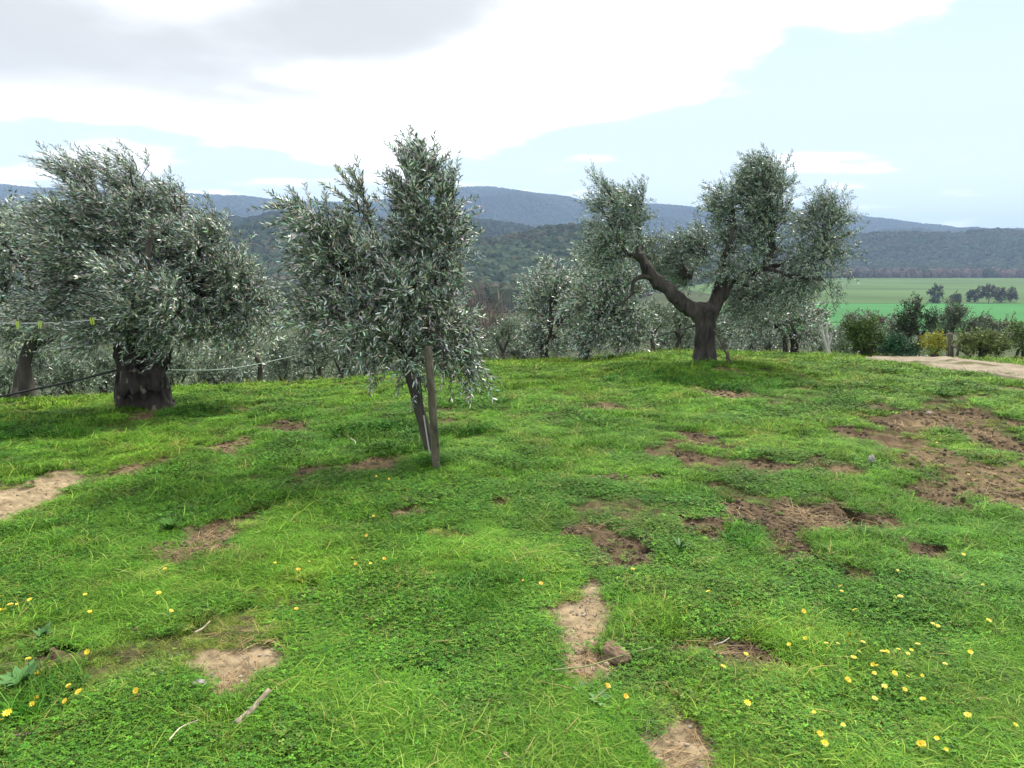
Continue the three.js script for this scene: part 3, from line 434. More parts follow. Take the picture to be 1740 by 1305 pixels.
shrub('silver_olive_bush', 'silvery bushy olive above the yellow shrub, right of its dark neighbour', 27, 1622, 600, [[1615, 535, 30, 30, 18], [1640, 555, 30, 28, 12], [1595, 558, 26, 28, 10]], { top: [0.115, 0.14, 0.095], leaf: 0.10, ratio: 0.3, gap: 0.06, twigMin: 0.2, twigMax: 0.45, twigs: 11, stem: 0.09 }, 608, 'olive tree');
shrub('rust_brown_tree', 'rust-brown bushy tree below the green field, just right of the forked olive', 60, 1382, 575, [[1382, 535, 24, 18, 16]], { top: [0.12, 0.088, 0.042], leaf: 0.22, ratio: 0.45, gap: 0.16, twigMin: 0.5, twigMax: 1.0, twigs: 5, stem: 0.12 }, 609, 'tree');
shrub('mauve_thicket_tree', 'brown-mauve bushy tree below the green field behind the tall rounded shrub', 70, 1468, 575, [[1465, 545, 24, 14, 14], [1505, 556, 24, 16, 10]], { top: [0.135, 0.11, 0.088], leaf: 0.25, ratio: 0.4, gap: 0.16, twigMin: 0.5, twigMax: 1.1, twigs: 5, stem: 0.12 }, 610, 'tree');
shrub('scrub_tree', 'grey-brown scrubby tree right of the silvery bush, below the green field', 66, 1680, 585, [[1670, 560, 34, 20, 12], [1715, 568, 34, 20, 10]], { top: [0.12, 0.125, 0.075], leaf: 0.25, ratio: 0.4, gap: 0.16, twigMin: 0.5, twigMax: 1.1, twigs: 5, stem: 0.12 }, 611, 'tree');
for (const [u, vt, w, label, seed] of [[1594, 488, 13, 'dark round tree alone in the far fields, leftmost of the field trees', 621], [1626, 503, 7, 'smallest dark tree in the far fields, just right of the lone round one', 622], [1656, 492, 10, 'dark field tree at the left end of the clump on the edge of the crop', 623], [1680, 484, 13, 'tallest grey-brown tree in the clump on the edge of the far crop', 624], [1701, 492, 9, 'slim grey tree in the field clump, between the tallest one and the last one', 625], [1717, 489, 10, 'grey-brown tree at the right end of the clump on the edge of the far crop', 626]]) {
  const d = 470 + (seed % 3) * 6; shrub('field_tree', label, d, u, 515, [[u, lerp(vt, 517, 0.42), w, (517 - vt) * 0.42, 14]], { top: seed > 623 ? [0.085, 0.082, 0.062] : [0.042, 0.062, 0.032], leaf: 1.3, ratio: 0.5, gap: 0.9, twigMin: 1.5, twigMax: 3, twigs: 1.6, stem: 0.3, thick: 3 }, seed, 'tree');
}
function bareTree(label, group, d, u, vtop, vbase, halfW, seed, rgb) {
  const p = at(u, vbase, d); p.y = baseH(p.x, p.z); const top = at(u, vtop, d), H = top.y - p.y, W = halfW * d / F, t = base('bare_tree', p); tag(t, label, 'tree', group);
  const R = rng(seed), c = () => rgb.map((k) => k * (0.8 + 0.4 * R())), tr = new MB(), tw = new MB(); const P = spline([V(0, -0.5, 0), V(R() - 0.5, H * 0.3, 0), V((R() - 0.5) * 1.5, H * 0.62, 0)], 8); tube(tr, P, P.map((_, i) => lerp(H * 0.022, H * 0.010, i / 8)), 7, c, 0.1); mesh('trunk', tr.geo(), M.bark, t);
  for (let i = 0; i < 46; i++) { const a = R() * 6.28, k = 0.2 + 0.75 * R(), b = P[Math.floor(2 + R() * 6)], y = H * (0.35 + 0.65 * R()), rad = W * Math.sqrt(R()) * Math.sin(clamp((y / H - 0.1) * 3.2, 0.3, 2.6)), e = V(b.x * 0.5 + Math.cos(a) * rad, y, Math.sin(a) * rad), Q = spline([b, b.clone().lerp(e, 0.5).add(V(0, H * 0.03, 0)), e], 5); tube(tw, Q, Q.map((_, j) => lerp(0.045, 0.02, j / 5) * H / 8), 4, c);
    for (let j = 0; j < 14; j++) { const s = Q[1 + Math.floor(R() * 4.99)], f = s.clone().add(rs3(R).multiplyScalar(H * 0.10)).add(V(0, H * 0.07, 0)); tube(tw, [s, f], [0.018 * H / 8, 0.010 * H / 8], 3, c); } }
  mesh('branches', tw.geo(), M.bark, t, 'stuff');
}
const gBare = 'bare brown trees in the gap right of the young olive', lBare = 'leafless brown-mauve tree on the lower slope, right of the staked olive';
for (const [u, vt, d, w, s] of [[812, 492, 85, 26, 1], [836, 508, 92, 24, 2], [862, 528, 100, 22, 3], [895, 525, 105, 22, 4], [790, 505, 95, 24, 5], [918, 535, 110, 22, 6], [846, 530, 120, 24, 7]]) bareTree(lBare, gBare, d, u, vt, 590, w, 700 + s, s % 2 ? [0.19, 0.15, 0.13] : [0.16, 0.14, 0.105]);

// ---------------------------------------------------------------- white bare stems, wooden post, track
{
  const d = 16.4, p = at(1406, 606, d); p.y = baseH(p.x, p.z); const t = base('bare_white_sapling', p); tag(t, 'bare whitish sapling with two leaning stems beyond the grass, left of the tall rounded shrub', 'sapling');
  const c = (q) => { const f = 0.85 + 0.3 * n3(q.x * 12, q.y * 12, 2); return [0.55 * f, 0.53 * f, 0.50 * f]; };
  for (const [pts, r0] of [[[[1409, 612], [1405, 592], [1399, 570], [1396, 552]], 0.034], [[[1410, 612], [1408, 590], [1405, 565], [1405, 548]], 0.026], [[[1399, 570], [1394, 560], [1393, 552]], 0.015], [[[1408, 590], [1412, 575], [1411, 566]], 0.013]]) { const mb = new MB(), P = spline(pts.map(([u, v]) => at(u, v, d)), 10); tube(mb, P, P.map((_, i) => lerp(r0 * 1.35, 0.015, i / 10)), 7, c, 0.12, r0 * 99); mesh('stem', mb.geo(p), M.bark, t); }
}
const woodCol = (r, g, b) => (q) => { const f = 0.75 + 0.45 * n3(q.x * 40, q.y * 3, q.z * 40) + 0.3 * n3(q.x * 90, q.y * 9, q.z * 90); return [r * f, g * f, b * f]; };
{
  const d = 16.0, p = at(1614, 608, d); p.y = baseH(p.x, p.z); const t = base('fence_post', p); tag(t, 'grey wooden post with a slanting brace between the yellow shrub and the dome-shaped shrub', 'post');
  const a = new MB(), s = new MB(), P = [at(1614, 612, d), at(1614, 590, d), at(1613.5, 566, d)]; tube(a, spline(P, 12), Array(13).fill(0.042), 9, woodCol(0.17, 0.15, 0.125), 0.08); mesh('post', a.geo(p), M.bark, t);
  const Q = [at(1615, 585, d - 0.05), at(1638, 598, d - 0.1), at(1650, 606, d - 0.1)]; tube(s, spline(Q, 8), Array(9).fill(0.024), 7, woodCol(0.30, 0.27, 0.23), 0.08); mesh('brace', s.geo(p), M.bark, t);
}
{ // gravel track that comes in from the right and turns away over the brow
  const far = [[1484, 608], [1530, 606.5], [1580, 608], [1640, 614], [1700, 622], [1760, 631], [1850, 646]], nearE = [[1470, 612.5], [1510, 616], [1570, 623], [1630, 633], [1690, 642], [1760, 654], [1850, 672]], n = 80, m = 26, mb = new MB();
  const ga = (q) => { const p = groundAt(...q); if (p.z < -18.2) { p.x *= 18.2 / -p.z; p.z = -18.2; } return p; }; const A = spline(far.map(ga), n), B = spline(nearE.map(ga), n);
  for (let i = 0; i <= n; i++) for (let j = 0; j <= m; j++) {
    const s = j / m, w = 0.06 * n3(i * 0.22, j > m / 2 ? 5 : 1, 3) * (j === 0 || j === m ? 1 : 0), x = lerp(A[i].x, B[i].x, s + w), z = lerp(A[i].z, B[i].z, s + w), edge = Math.min(s, 1 - s);
    const rut = Math.exp(-(((s - 0.28) / 0.09) ** 2)) + Math.exp(-(((s - 0.72) / 0.09) ** 2)), y = groundH(x, z, [0, 0, 0, 0]) + 0.035 + 0.02 * smoothstep(edge, 0, 0.12) - 0.02 * rut + 0.006 * n3(x * 9, 2, z * 9), f = 0.85 + 0.25 * n3(x * 5, 2, z * 5) + 0.22 * n3(x * 22, 2, z * 22), g = smoothstep(n3(x * 1.6, 4, z * 1.6) - Math.abs(s - 0.5), 0.05, 0.25);
    mb.v(x, edge === 0 ? y - 0.12 : y, z, [lerp(0.29, 0.12, g) * f, lerp(0.245, 0.12, g) * f, lerp(0.185, 0.055, g) * f]);
  }
  for (let i = 0; i < n; i++) for (let j = 0; j < m; j++) { const a = i * (m + 1) + j; mb.t(a, a + 1, a + m + 1); mb.t(a + 1, a + m + 2, a + m + 1); }
  tag(mesh('gravel_track', mb.geo(), M.soil), 'pale gravel track curving over the brow at the right', null, null, 'structure');
}

// ---------------------------------------------------------------- stake, tubes, lines, pegs
{
  const d = 5.75, top = at(727, 588, d), bot = at(743, 815, 5.62), p = bot.clone(); p.y = groundH(p.x, p.z); const t = base('wooden_stake', p); tag(t, 'weathered round wooden stake standing in the grass before the young olive', 'stake');
  const mb = new MB(), P = spline([V(bot.x, p.y - 0.12, bot.z), bot.clone().lerp(top, 0.5).add(V(0.004, 0, 0)), top], 40); tube(mb, P, P.map((_, i) => (i > 38 ? 0.024 : 0.030)), 14, (q) => { const f = 0.7 + 0.5 * n3(q.x * 60, q.y * 3.2, q.z * 60) + 0.45 * n3(q.x * 150, q.y * 12, q.z * 150), m = smoothstep(n3(q.x * 9, q.y * 5, q.z * 9), -0.1, 0.4); return [lerp(0.125, 0.090, m) * f, lerp(0.108, 0.090, m) * f, lerp(0.076, 0.048, m) * f]; }, 0.10, 3);
  mesh('pole', mb.geo(p), M.bark, t);
}
function line(name, label, category, pts, r, rgb, sides = 6) { const P = spline(pts, pts.length * 10), mb = new MB(), o = P[0].clone(); tube(mb, P, P.map(() => r), sides, () => rgb); const m = mesh(name, mb.geo(o), M.plastic); m.position.copy(o); return tag(m, label, category); }
line('drip_tube', 'thin black drip tube running down the leaning trunk of the young olive', 'tube', [[712, 630], [716, 665], [719, 700], [722, 712]].map(([u, v]) => at(u, v, 5.98)), 0.006, [0.02, 0.02, 0.02]);
line('thin_cane', 'thin pale cane beside the foot of the young olive trunk', 'cane', [[720, 706], [726, 745], [734, 793]].map(([u, v]) => at(u, v, 5.85)), 0.006, [0.42, 0.40, 0.36]);
{
  const pts = [[-60, 549], [0, 549], [60, 549], [110, 547.5], [165, 543], [215, 537]].map(([u, v]) => at(u, v, 8.0)); line('clothesline', 'thin white clothesline strung across the left crown, carrying three pegs', 'clothesline', pts, 0.0035, [0.72, 0.74, 0.74]);
  const peg = (u, v, label, lean, s, gap) => {
    const p = at(u, v, 7.99), t = base('clothes_peg', p); t.rotation.set(0, 0.5 * lean, lean); tag(t, label, 'clothes peg'); const sh = new THREE.Shape(); sh.moveTo(-0.009, 0.014); sh.lineTo(0.001, 0.014); sh.lineTo(0.0035, -0.012); sh.lineTo(0.0025, -0.058); sh.lineTo(-0.006, -0.06); sh.lineTo(-0.010, -0.02);
    const g = new THREE.ExtrudeGeometry(sh, { depth: 0.016, bevelEnabled: true, bevelSize: 0.0016, bevelThickness: 0.0016, bevelSegments: 2 }), c = new Float32Array(g.attributes.position.count * 3); for (let i = 0; i < c.length; i += 3) { c[i] = 0.42; c[i + 1] = 0.54; c[i + 2] = s; } g.setAttribute('color', new THREE.BufferAttribute(c, 3));
    for (const sg of [1, -1]) { const m = mesh('peg_half', g, M.plastic, t); m.scale.x = sg; m.position.x = sg * -gap; }
    const sp2 = new THREE.TorusGeometry(0.007, 0.0018, 6, 12), c2 = new Float32Array(sp2.attributes.position.count * 3).fill(0.5); sp2.setAttribute('color', new THREE.BufferAttribute(c2, 3)); const m = mesh('spring', sp2, M.plastic, t); m.position.set(0, -0.018, 0.008);
  };
  peg(31, 548, 'upright yellow-green clothes peg nearest the left edge on the white line', 0.04, 0.10, 0.006); peg(70, 548, 'pale yellow-green clothes peg in the middle of the three on the line', -0.18, 0.16, 0.008); peg(157, 542, 'bright green clothes peg at the right end of the line, deepest in the leaves', 0.1, 0.05, 0.009);
}
line('black_hose', 'black hose sagging from the left edge up to the squat old trunk', 'hose', [at(-70, 690, 8.3), at(0, 674, 8.4), at(60, 661, 8.45), at(130, 646, 8.5), at(198, 629, 8.55)], 0.013, [0.012, 0.012, 0.013], 8);
line('green_hose', 'thin grey-green hose sagging between the squat old trunk and the thin pole', 'hose', [at(268, 627, 8.95), at(310, 629, 9.6), at(370, 628, 10.4), at(430, 620, 11.3), at(495, 606, 12.4)], 0.006, [0.20, 0.27, 0.22]);
{ const d = 12.4, g = groundAt(495, 648); line('thin_pole', 'thin grey upright pole in the grass between the squat old olive and the young olive', 'pole', [V(at(495, 640, d).x, baseH(at(495, 640, d).x, -d) - 0.1, -d), at(495, 620, d), at(494, 598, d)], 0.009, [0.22, 0.22, 0.20]); }
{ const d = 9.6; line('short_stub', 'short dark stub of a stake in the grass left of the squat old trunk', 'stub', [at(89, 700, d), at(89, 690, d), at(90, 681, d)], 0.008, [0.04, 0.035, 0.03]); }
{
  const d = 11.6, p = at(1238, 634, d); p.y = groundH(p.x, p.z); const t = base('prop_stake', p); tag(t, 'short upright mossy stake in the grass just right of the forked olive trunk', 'stake'); const mb = new MB(), P = spline([V(p.x, p.y - 0.1, p.z), at(1237, 615, d), at(1236, 598, d)], 12); tube(mb, P, P.map(() => 0.026), 9, woodCol(0.15, 0.115, 0.06), 0.1); mesh('pole', mb.geo(p), M.bark, t);
  const b = at(1256, 640, 11.35), q = base('leaning_prop', V(b.x, groundH(b.x, b.z), b.z)); tag(q, 'long thin dark prop leaning from the grass up against the forked olive trunk', 'prop'); const m2 = new MB(), Q = spline([at(1258, 644, 11.3), at(1240, 612, 11.5), at(1226, 584, 11.6), at(1213, 560, 11.7)], 16); tube(m2, Q, Q.map((_, i) => lerp(0.017, 0.012, i / 16)), 7, woodCol(0.075, 0.06, 0.045), 0.1); mesh('pole', m2.geo(q.position), M.bark, q);
}

// ---------------------------------------------------------------- grass and ground plants
const gA = (c, k) => c.map((x) => x * k);
function bladeTuft(seed, n, h, w, spread, bendK, cols) {
  const R = rng(seed), mb = new MB();
  for (let i = 0; i < n; i++) {
    const a = R() * 6.28, r = spread * Math.sqrt(R()), x = Math.cos(a) * r, z = Math.sin(a) * r, b = R() * 6.28, bx = Math.cos(b), bz = Math.sin(b), H = h * (0.45 + 0.75 * R()), bend = bendK * (0.3 + R()), ww = w * (0.7 + 0.6 * R()), c = gA(cols[Math.floor(R() * cols.length)], 0.8 + 0.4 * R()), sx = -bz * ww / 2, sz = bx * ww / 2, row = [];
    for (let j = 0; j < 3; j++) { const t = j / 3, y = H * (t - 0.28 * bend * t * t), o = bend * H * t * t, k = 1 - 0.25 * t; row.push([mb.v(x + bx * o - sx * k, y, z + bz * o - sz * k, c), mb.v(x + bx * o + sx * k, y, z + bz * o + sz * k, c)]); }
    const tip = mb.v(x + bx * bend * H, H * (1 - 0.34 * bend), z + bz * bend * H, c);
    for (let j = 0; j < 2; j++) { mb.t(row[j][0], row[j][1], row[j + 1][0]); mb.t(row[j][1], row[j + 1][1], row[j + 1][0]); } mb.t(row[2][0], row[2][1], tip);
  }
  return mb.geo();
}
function cloverTuft(seed, n, h, size, spread, cols) {
  const R = rng(seed), mb = new MB();
  for (let i = 0; i < n; i++) {
    const a = R() * 6.28, r = spread * Math.sqrt(R()), cx = Math.cos(a) * r, cz = Math.sin(a) * r, H = h * (0.35 + 0.75 * R()), c = gA(cols[Math.floor(R() * cols.length)], 0.75 + 0.5 * R()), s = size * (0.65 + 0.6 * R()), tx = (R() - 0.5) * 1.0, tz = (R() - 0.5) * 1.0, t0 = R() * 6.28;
    const s0 = mb.v(cx * 0.4, 0, cz * 0.4, c), s1 = mb.v(cx * 0.4 + 0.0015, 0, cz * 0.4, c), s2 = mb.v(cx, H, cz, c); mb.t(s0, s1, s2);
    for (let k = 0; k < 3; k++) {
      const th = t0 + k * 2.094, dx = Math.cos(th), dz = Math.sin(th), P = (f, w, up) => { const X = dx * f * s - dz * w * s, Z = dz * f * s + dx * w * s; return mb.v(cx + X, H + X * tx + Z * tz + up * s, cz + Z, c); };
      const o = P(0, 0, 0), l = P(0.62, 0.40, 0.10), rr = P(0.62, -0.40, 0.10), e1 = P(1.0, 0.2, -0.02), e2 = P(1.0, -0.2, -0.02); mb.t(o, l, e1); mb.t(o, e1, e2); mb.t(o, e2, rr);
    }
  }
  return mb.geo();
}
function forbTuft(seed, n, len, wid, rise, cols) {
  const R = rng(seed), mb = new MB();
  for (let i = 0; i < n; i++) { const a = i / n * 6.28 + R() * 0.8, dir = V(Math.cos(a), rise * (0.4 + R()), Math.sin(a)).normalize(), l = len * (0.6 + 0.6 * R()); leaf(mb, V(Math.cos(a) * 0.004, 0.004, Math.sin(a) * 0.004), dir, V(-dir.x * 0.6, 1, -dir.z * 0.6), l, l * wid * (0.8 + 0.4 * R()), gA(cols[Math.floor(R() * cols.length)], 0.8 + 0.4 * R()), null, -0.35 * R()); }
  return mb.geo();
}
function patchOf(seed, parts, rad) {                          // a hand-sized piece of sward: parts = [[geometry, how many, height factor], ...]
  const R = rng(seed), list = [], m = new THREE.Matrix4(), q = new THREE.Quaternion(), q2 = new THREE.Quaternion();
  for (const [g, n, hk] of parts) for (let i = 0; i < n; i++) {
    const a = R() * 6.28, r = rad * Math.sqrt(R()), s = 0.75 + 0.5 * R(), c = g.clone(), k = 0.72 + 0.56 * R(), kr = k * (0.85 + 0.35 * R());
    q.setFromAxisAngle(UPV, R() * 6.28); q2.setFromAxisAngle(V(R() - 0.5, 0, R() - 0.5).normalize(), 0.4 * R()); q.premultiply(q2);
    c.applyMatrix4(m.compose(V(Math.cos(a) * r, 0, Math.sin(a) * r), q, V(s, s * hk * (0.6 + 0.8 * R()), s)));
    const col = c.attributes.color; for (let j = 0; j < col.count; j++) col.setXYZ(j, col.getX(j) * kr, col.getY(j) * k, col.getZ(j) * k);
    list.push(c);
  }
  return mergeGeometries(list);
}
const CG = [[0.092, 0.245, 0.015], [0.070, 0.212, 0.014], [0.132, 0.268, 0.022]], CC = [[0.042, 0.140, 0.012], [0.066, 0.180, 0.014], [0.027, 0.098, 0.012]], CS = [[0.40, 0.32, 0.17], [0.33, 0.25, 0.13], [0.48, 0.40, 0.24]];
{
  const R = rng(900), tufts = [bladeTuft(1, 22, 0.056, 0.0025, 0.045, 0.9, CG), bladeTuft(2, 18, 0.070, 0.0024, 0.04, 1.2, CG), bladeTuft(3, 22, 0.042, 0.0027, 0.05, 0.8, CG)];
  const clovers = [cloverTuft(4, 22, 0.042, 0.0076, 0.055, CC), cloverTuft(5, 18, 0.050, 0.0092, 0.055, CC), cloverTuft(6, 25, 0.030, 0.0064, 0.055, CC)];
  const forbs = [forbTuft(7, 11, 0.040, 0.32, 0.6, [[0.050, 0.165, 0.016], [0.085, 0.215, 0.02]]), forbTuft(8, 12, 0.032, 0.42, 0.9, [[0.04, 0.15, 0.016], [0.08, 0.22, 0.02]])];
  const tall = bladeTuft(12, 5, 0.12, 0.0034, 0.03, 1.1, [[0.10, 0.27, 0.02], [0.15, 0.30, 0.04], [0.16, 0.27, 0.04]]), straw = bladeTuft(9, 7, 0.075, 0.0026, 0.05, 2.2, CS), PR = 0.105;
  const kinds = {
    g: [0, 1, 2].map((i) => patchOf(50 + i, [[tufts[i], 6, 1], [tufts[(i + 1) % 3], 5, 1], [clovers[i], 2, 0.8], [forbs[i & 1], 1, 1], [tall, i ? 1 : 0, 1]], PR)),
    c: [0, 1, 2].map((i) => patchOf(60 + i, [[clovers[i], 6, 1], [clovers[(i + 1) % 3], 4, 1], [tufts[i], 3, 0.9], [forbs[i & 1], 1, 1], [tall, i === 1 ? 1 : 0, 1]], PR)),
    m: [0, 1, 2].map((i) => patchOf(70 + i, [[clovers[i], 5, 1], [tufts[(i + 1) % 3], 6, 1], [forbs[i & 1], 3, 1.1], [straw, i === 2 ? 1 : 0, 0.6]], PR)),
    s: [0, 1].map((i) => patchOf(80 + i, [[straw, 4, 0.55]], PR)),
  };
  const bins = { g: [[], [], []], c: [[], [], []], m: [[], [], []], s: [[], []] };
  const spot = (inv) => { const r = R() < inv ? 1 / lerp(1 / 23, 1 / 1.35, R()) : 1.35 + 21.7 * R(), a = (R() * 2 - 1) * 0.95; return [Math.sin(a) * r, -Math.cos(a) * r, r]; };
  const road = (x, z) => { const u = CX + F * x / -z * 0.99; if (u < 1455 || z > -9) return false; const k = (v) => groundAt(u, v).z; const a = rampLin([1455, 1484, 1580, 1640, 1700, 1760, 1850], [609, 608, 608, 614, 622, 631, 646], u), b = rampLin([1455, 1510, 1570, 1630, 1690, 1760, 1850], [610, 616, 623, 633, 642, 654, 672], u); return z < k(b) - 0.08 && z > Math.max(k(a), -18.2) + 0.1; };
  const roadGrid = new Map(); const onRoad = (x, z) => { if (x < 4 || z > -9) return false; const key = Math.round(x * 12) * 4096 + Math.round(-z * 12); if (!roadGrid.has(key)) roadGrid.set(key, road(x, z)); return roadGrid.get(key); };
  const leanTo = (x, z) => { const e = 0.12, gx = (groundH(x + e, z, [0, 0, 0, 0]) - groundH(x - e, z, [0, 0, 0, 0])) / (2 * e), gz = (groundH(x, z + e, [0, 0, 0, 0]) - groundH(x, z - e, [0, 0, 0, 0])) / (2 * e), l = Math.hypot(gx, gz); return l < 1e-4 ? null : [V(-gz / l, 0, gx / l), Math.atan(l)]; };
  for (let i = 0; i < 47000; i++) {
    const [x, z, r] = spot(0.62), b = bareAt(x, z); if (onRoad(x, z)) continue;
    const species = 1.2 * fbm(x * 0.8, 3, z * 0.8, 3) + 0.6 * fbm(x * 2.6, 8, z * 2.6, 2), lush = 1.35 * fbm(x * 1.5 + 5, 6, z * 1.5, 3), yellow = clamp(0.30 + 1.0 * fbm(x * 0.45 + 9, 2, z * 0.45, 3) + (x > 0.6 && r < 5 ? 0.22 : 0) + smoothstep(r, 4.5, 7) * 0.22 + smoothstep(r, 9, 14) * 0.35, 0, 1);
    const lean = leanTo(x, z);
    if (R() < lerp(smoothstep(b[0], 0.18, 1.0) * 0.92, smoothstep(b[0], 0.10, 0.70), Math.max(b[1], b[3]))) { if (R() < (0.10 + 0.40 * b[2]) * (1 - b[3])) bins.s[i & 1].push([x, groundH(x, z, b) - 0.004, z, 0.7 + 0.6 * R(), 0.4 + 0.4 * R(), R() * 6.28, gA([1, 0.92, 0.8], 0.3 + 0.4 * R()), lean]); continue; }
    const edge = 1 - 0.55 * smoothstep(b[0], 0.02, 0.4), grow = (0.86 + smoothstep(r, 3, 16) * 0.9) * edge, y = groundH(x, z, b) - 0.004, lit = (0.74 + 0.50 * R()) * (1 + 0.5 * fbm(x * 1.9 + 20, 4, z * 1.9, 3)), hgt = (0.72 + 0.5 * R()) * (1 + 1.15 * lush) * 0.52;
    const dry = smoothstep(b[0], 0.03, 0.5) * (0.35 + 0.65 * R()) + (R() < 0.09 ? 0.7 : 0), tint = [lerp(0.84, 1.5, yellow) * lit, lerp(0.92, 1.2, yellow) * lit, lerp(1.0, 1.0, yellow) * lit].map((q, c) => q * lerp(1, [2.1, 0.80, 3.2][c], clamp(dry, 0, 1) * 0.75)), k = R() * 0.7 + 0.15 + species * 1.5 - (x > 1 && r < 6 ? 0.10 : 0);
    (k < 0.50 + 0.20 * smoothstep(r, 3.5, 8) ? bins.g : k < 0.72 + 0.12 * smoothstep(r, 4, 8) ? bins.m : bins.c)[i % 3].push([x, y, z, grow * (0.85 + 0.3 * R()), grow * hgt, R() * 6.28, tint, lean]);
  }
  // taller clumps round the trunks and in a few lush spots
  for (const [u, v, du, n, tl] of [[640, 735, 70, 44, 2.0], [690, 765, 50, 30, 1.9], [790, 735, 50, 22, 1.5], [740, 800, 20, 10, 1.4], [815, 1000, 55, 16, 1.5], [780, 1050, 60, 14, 1.3], [1100, 645, 80, 50, 1.8], [1250, 655, 80, 44, 1.6], [1180, 650, 60, 30, 1.6], [300, 690, 40, 24, 1.9], [330, 705, 60, 30, 1.7], [90, 735, 80, 44, 1.7], [1330, 650, 50, 24, 1.6], [1190, 632, 26, 14, 1.6], [60, 1190, 60, 12, 1.4], [480, 700, 60, 16, 1.4], [1700, 640, 40, 14, 1.3], [1050, 625, 60, 30, 1.6], [1270, 915, 30, 10, 1.4], [1420, 660, 40, 16, 1.4]]) {
    const c = groundAt(u, v), e = groundAt(u + du, v), rad = Math.abs(e.x - c.x);
    for (let i = 0; i < n; i++) { const a = R() * 6.28, q = Math.sqrt(R()), x = c.x + Math.cos(a) * rad * q, z = c.z + Math.sin(a) * rad * q * 0.9, k = R(), s = tl * 0.72 * (0.6 + 0.6 * R()); (k < 0.4 ? bins.g : k < 0.7 ? bins.c : bins.m)[i % 3].push([x, groundH(x, z) - 0.004, z, Math.min(s, 1.4), s, R() * 6.28, [0.76, 0.82, 0.9].map((t) => t * (0.8 + 0.4 * R())), leanTo(x, z)]); }
  }
  const g1 = base('grass', V(0, 0, 0)); tag(g1, 'short wind-ruffled green grass of the meadow', 'grass', null, 'stuff'); bins.g.forEach((q, i) => scatter('grass_tufts', kinds.g[i], M.grass, q, g1));
  const g2 = base('clover', V(0, 0, 0)); tag(g2, 'dark green clover and small-leaved ground cover among the grass', 'clover', null, 'stuff'); bins.c.forEach((q, i) => scatter('clover_leaves', kinds.c[i], M.grass, q, g2));
  const g3 = base('herbs', V(0, 0, 0)); tag(g3, 'small broad-leaved meadow herbs among the grass', 'herbs', null, 'stuff'); bins.m.forEach((q, i) => scatter('herb_leaves', kinds.m[i], M.grass, q, g3));
  const g4 = base('dry_grass', V(0, 0, 0)); tag(g4, 'pale dry straw lying on the worn patches', 'dry grass', null, 'stuff'); bins.s.forEach((q, i) => scatter('straw', kinds.s[i], M.straw, q, g4));
  const clods = [[], []], pebbles = [];
  for (const q of PATCHES) { const area = q.rx * q.rz * 3.1, n = Math.min(1600, Math.round(area * (q.z > -5 ? 2600 : 700))); for (let i = 0; i < n; i++) { const a = R() * 6.28, k = Math.sqrt(R()) * 1.1, x = q.x + Math.cos(a) * q.rx * k, z = q.z + Math.sin(a) * q.rz * k, b = bareAt(x, z); if (b[0] < 0.25) continue; const c = soilColor(x, z, b), big = q.kind === 0 ? 0.4 : 1, s = (0.002 + 0.011 * Math.pow(R(), 3.2)) * (q.z < -5 ? 1.6 : 1) * big, l = 0.8 + 0.6 * R(); if (q.kind === 0 && R() < 0.10) pebbles.push([x, groundH(x, z, b) + 0.002, z, 0.003 + 0.006 * R(), 0.003 + 0.004 * R(), R() * 6, gA([0.30, 0.255, 0.20], 0.5 + 0.7 * R())]); else clods[i & 1].push([x, groundH(x, z, b) + s * 0.3, z, s, s * 0.8, R() * 6.28, gA(c, l)]); } }
  const g5 = base('soil_crumbs', V(0, 0, 0)); tag(g5, 'crumbs and clods of turned brown soil in the dug places', 'soil', null, 'stuff'); clods.forEach((q, i) => scatter('clod', blob(20 + i, 1, 0.6), M.soil2 ??= new THREE.MeshStandardMaterial({ roughness: 1 }), q, g5)); scatter('pebbles', blob(30, 1, 0.35), M.soil2, pebbles, g5);
  console.log('sward', ...Object.values(bins).map((q) => q.map((w) => w.length).join()), clods.map((q) => q.length), kinds.g[0].index.count / 3, kinds.c[0].index.count / 3);
}

// ---------------------------------------------------------------- flowers, weeds, sticks, stones
function makeFlower(seed, rgb, open) {
  const R = rng(seed), t = new THREE.Group(), st = new MB(), pt = new MB(), ce = new MB(), H = 0.075; const P = spline([V(0, -0.01, 0), V(0.004, H * 0.5, 0.003), V(0.002, H, 0)], 5); tube(st, P, P.map(() => 0.0012), 5, () => [0.07, 0.14, 0.03]); mesh('stem', st.geo(), M.grass, t);
  for (let ring = 0; ring < 2; ring++) for (let i = 0; i < 11; i++) { const a = i / 11 * 6.28 + ring * 0.28 + R() * 0.15, d = V(Math.cos(a), open + ring * 0.35, Math.sin(a)).normalize(); leaf(pt, V(0.002 + Math.cos(a) * 0.002, H, Math.sin(a) * 0.002), d, V(-d.x * 0.4, 1, -d.z * 0.4), (0.0145 - ring * 0.004) * (0.9 + 0.2 * R()), 0.006, gA(rgb, 0.85 + 0.3 * R()), null, -0.15); }
  mesh('petals', pt.geo(), M.petal, t); const g = new THREE.SphereGeometry(0.0042, 8, 6); g.scale(1, 0.6, 1); g.translate(0.002, H + 0.001, 0); const c = new Float32Array(g.attributes.position.count * 3); for (let i = 0; i < c.length; i += 3) { c[i] = rgb[0] * 0.85; c[i + 1] = rgb[1] * 0.6; c[i + 2] = 0.01; } g.setAttribute('color', new THREE.BufferAttribute(c, 3)); mesh('flower_centre', g, M.petal, t); return t;
}
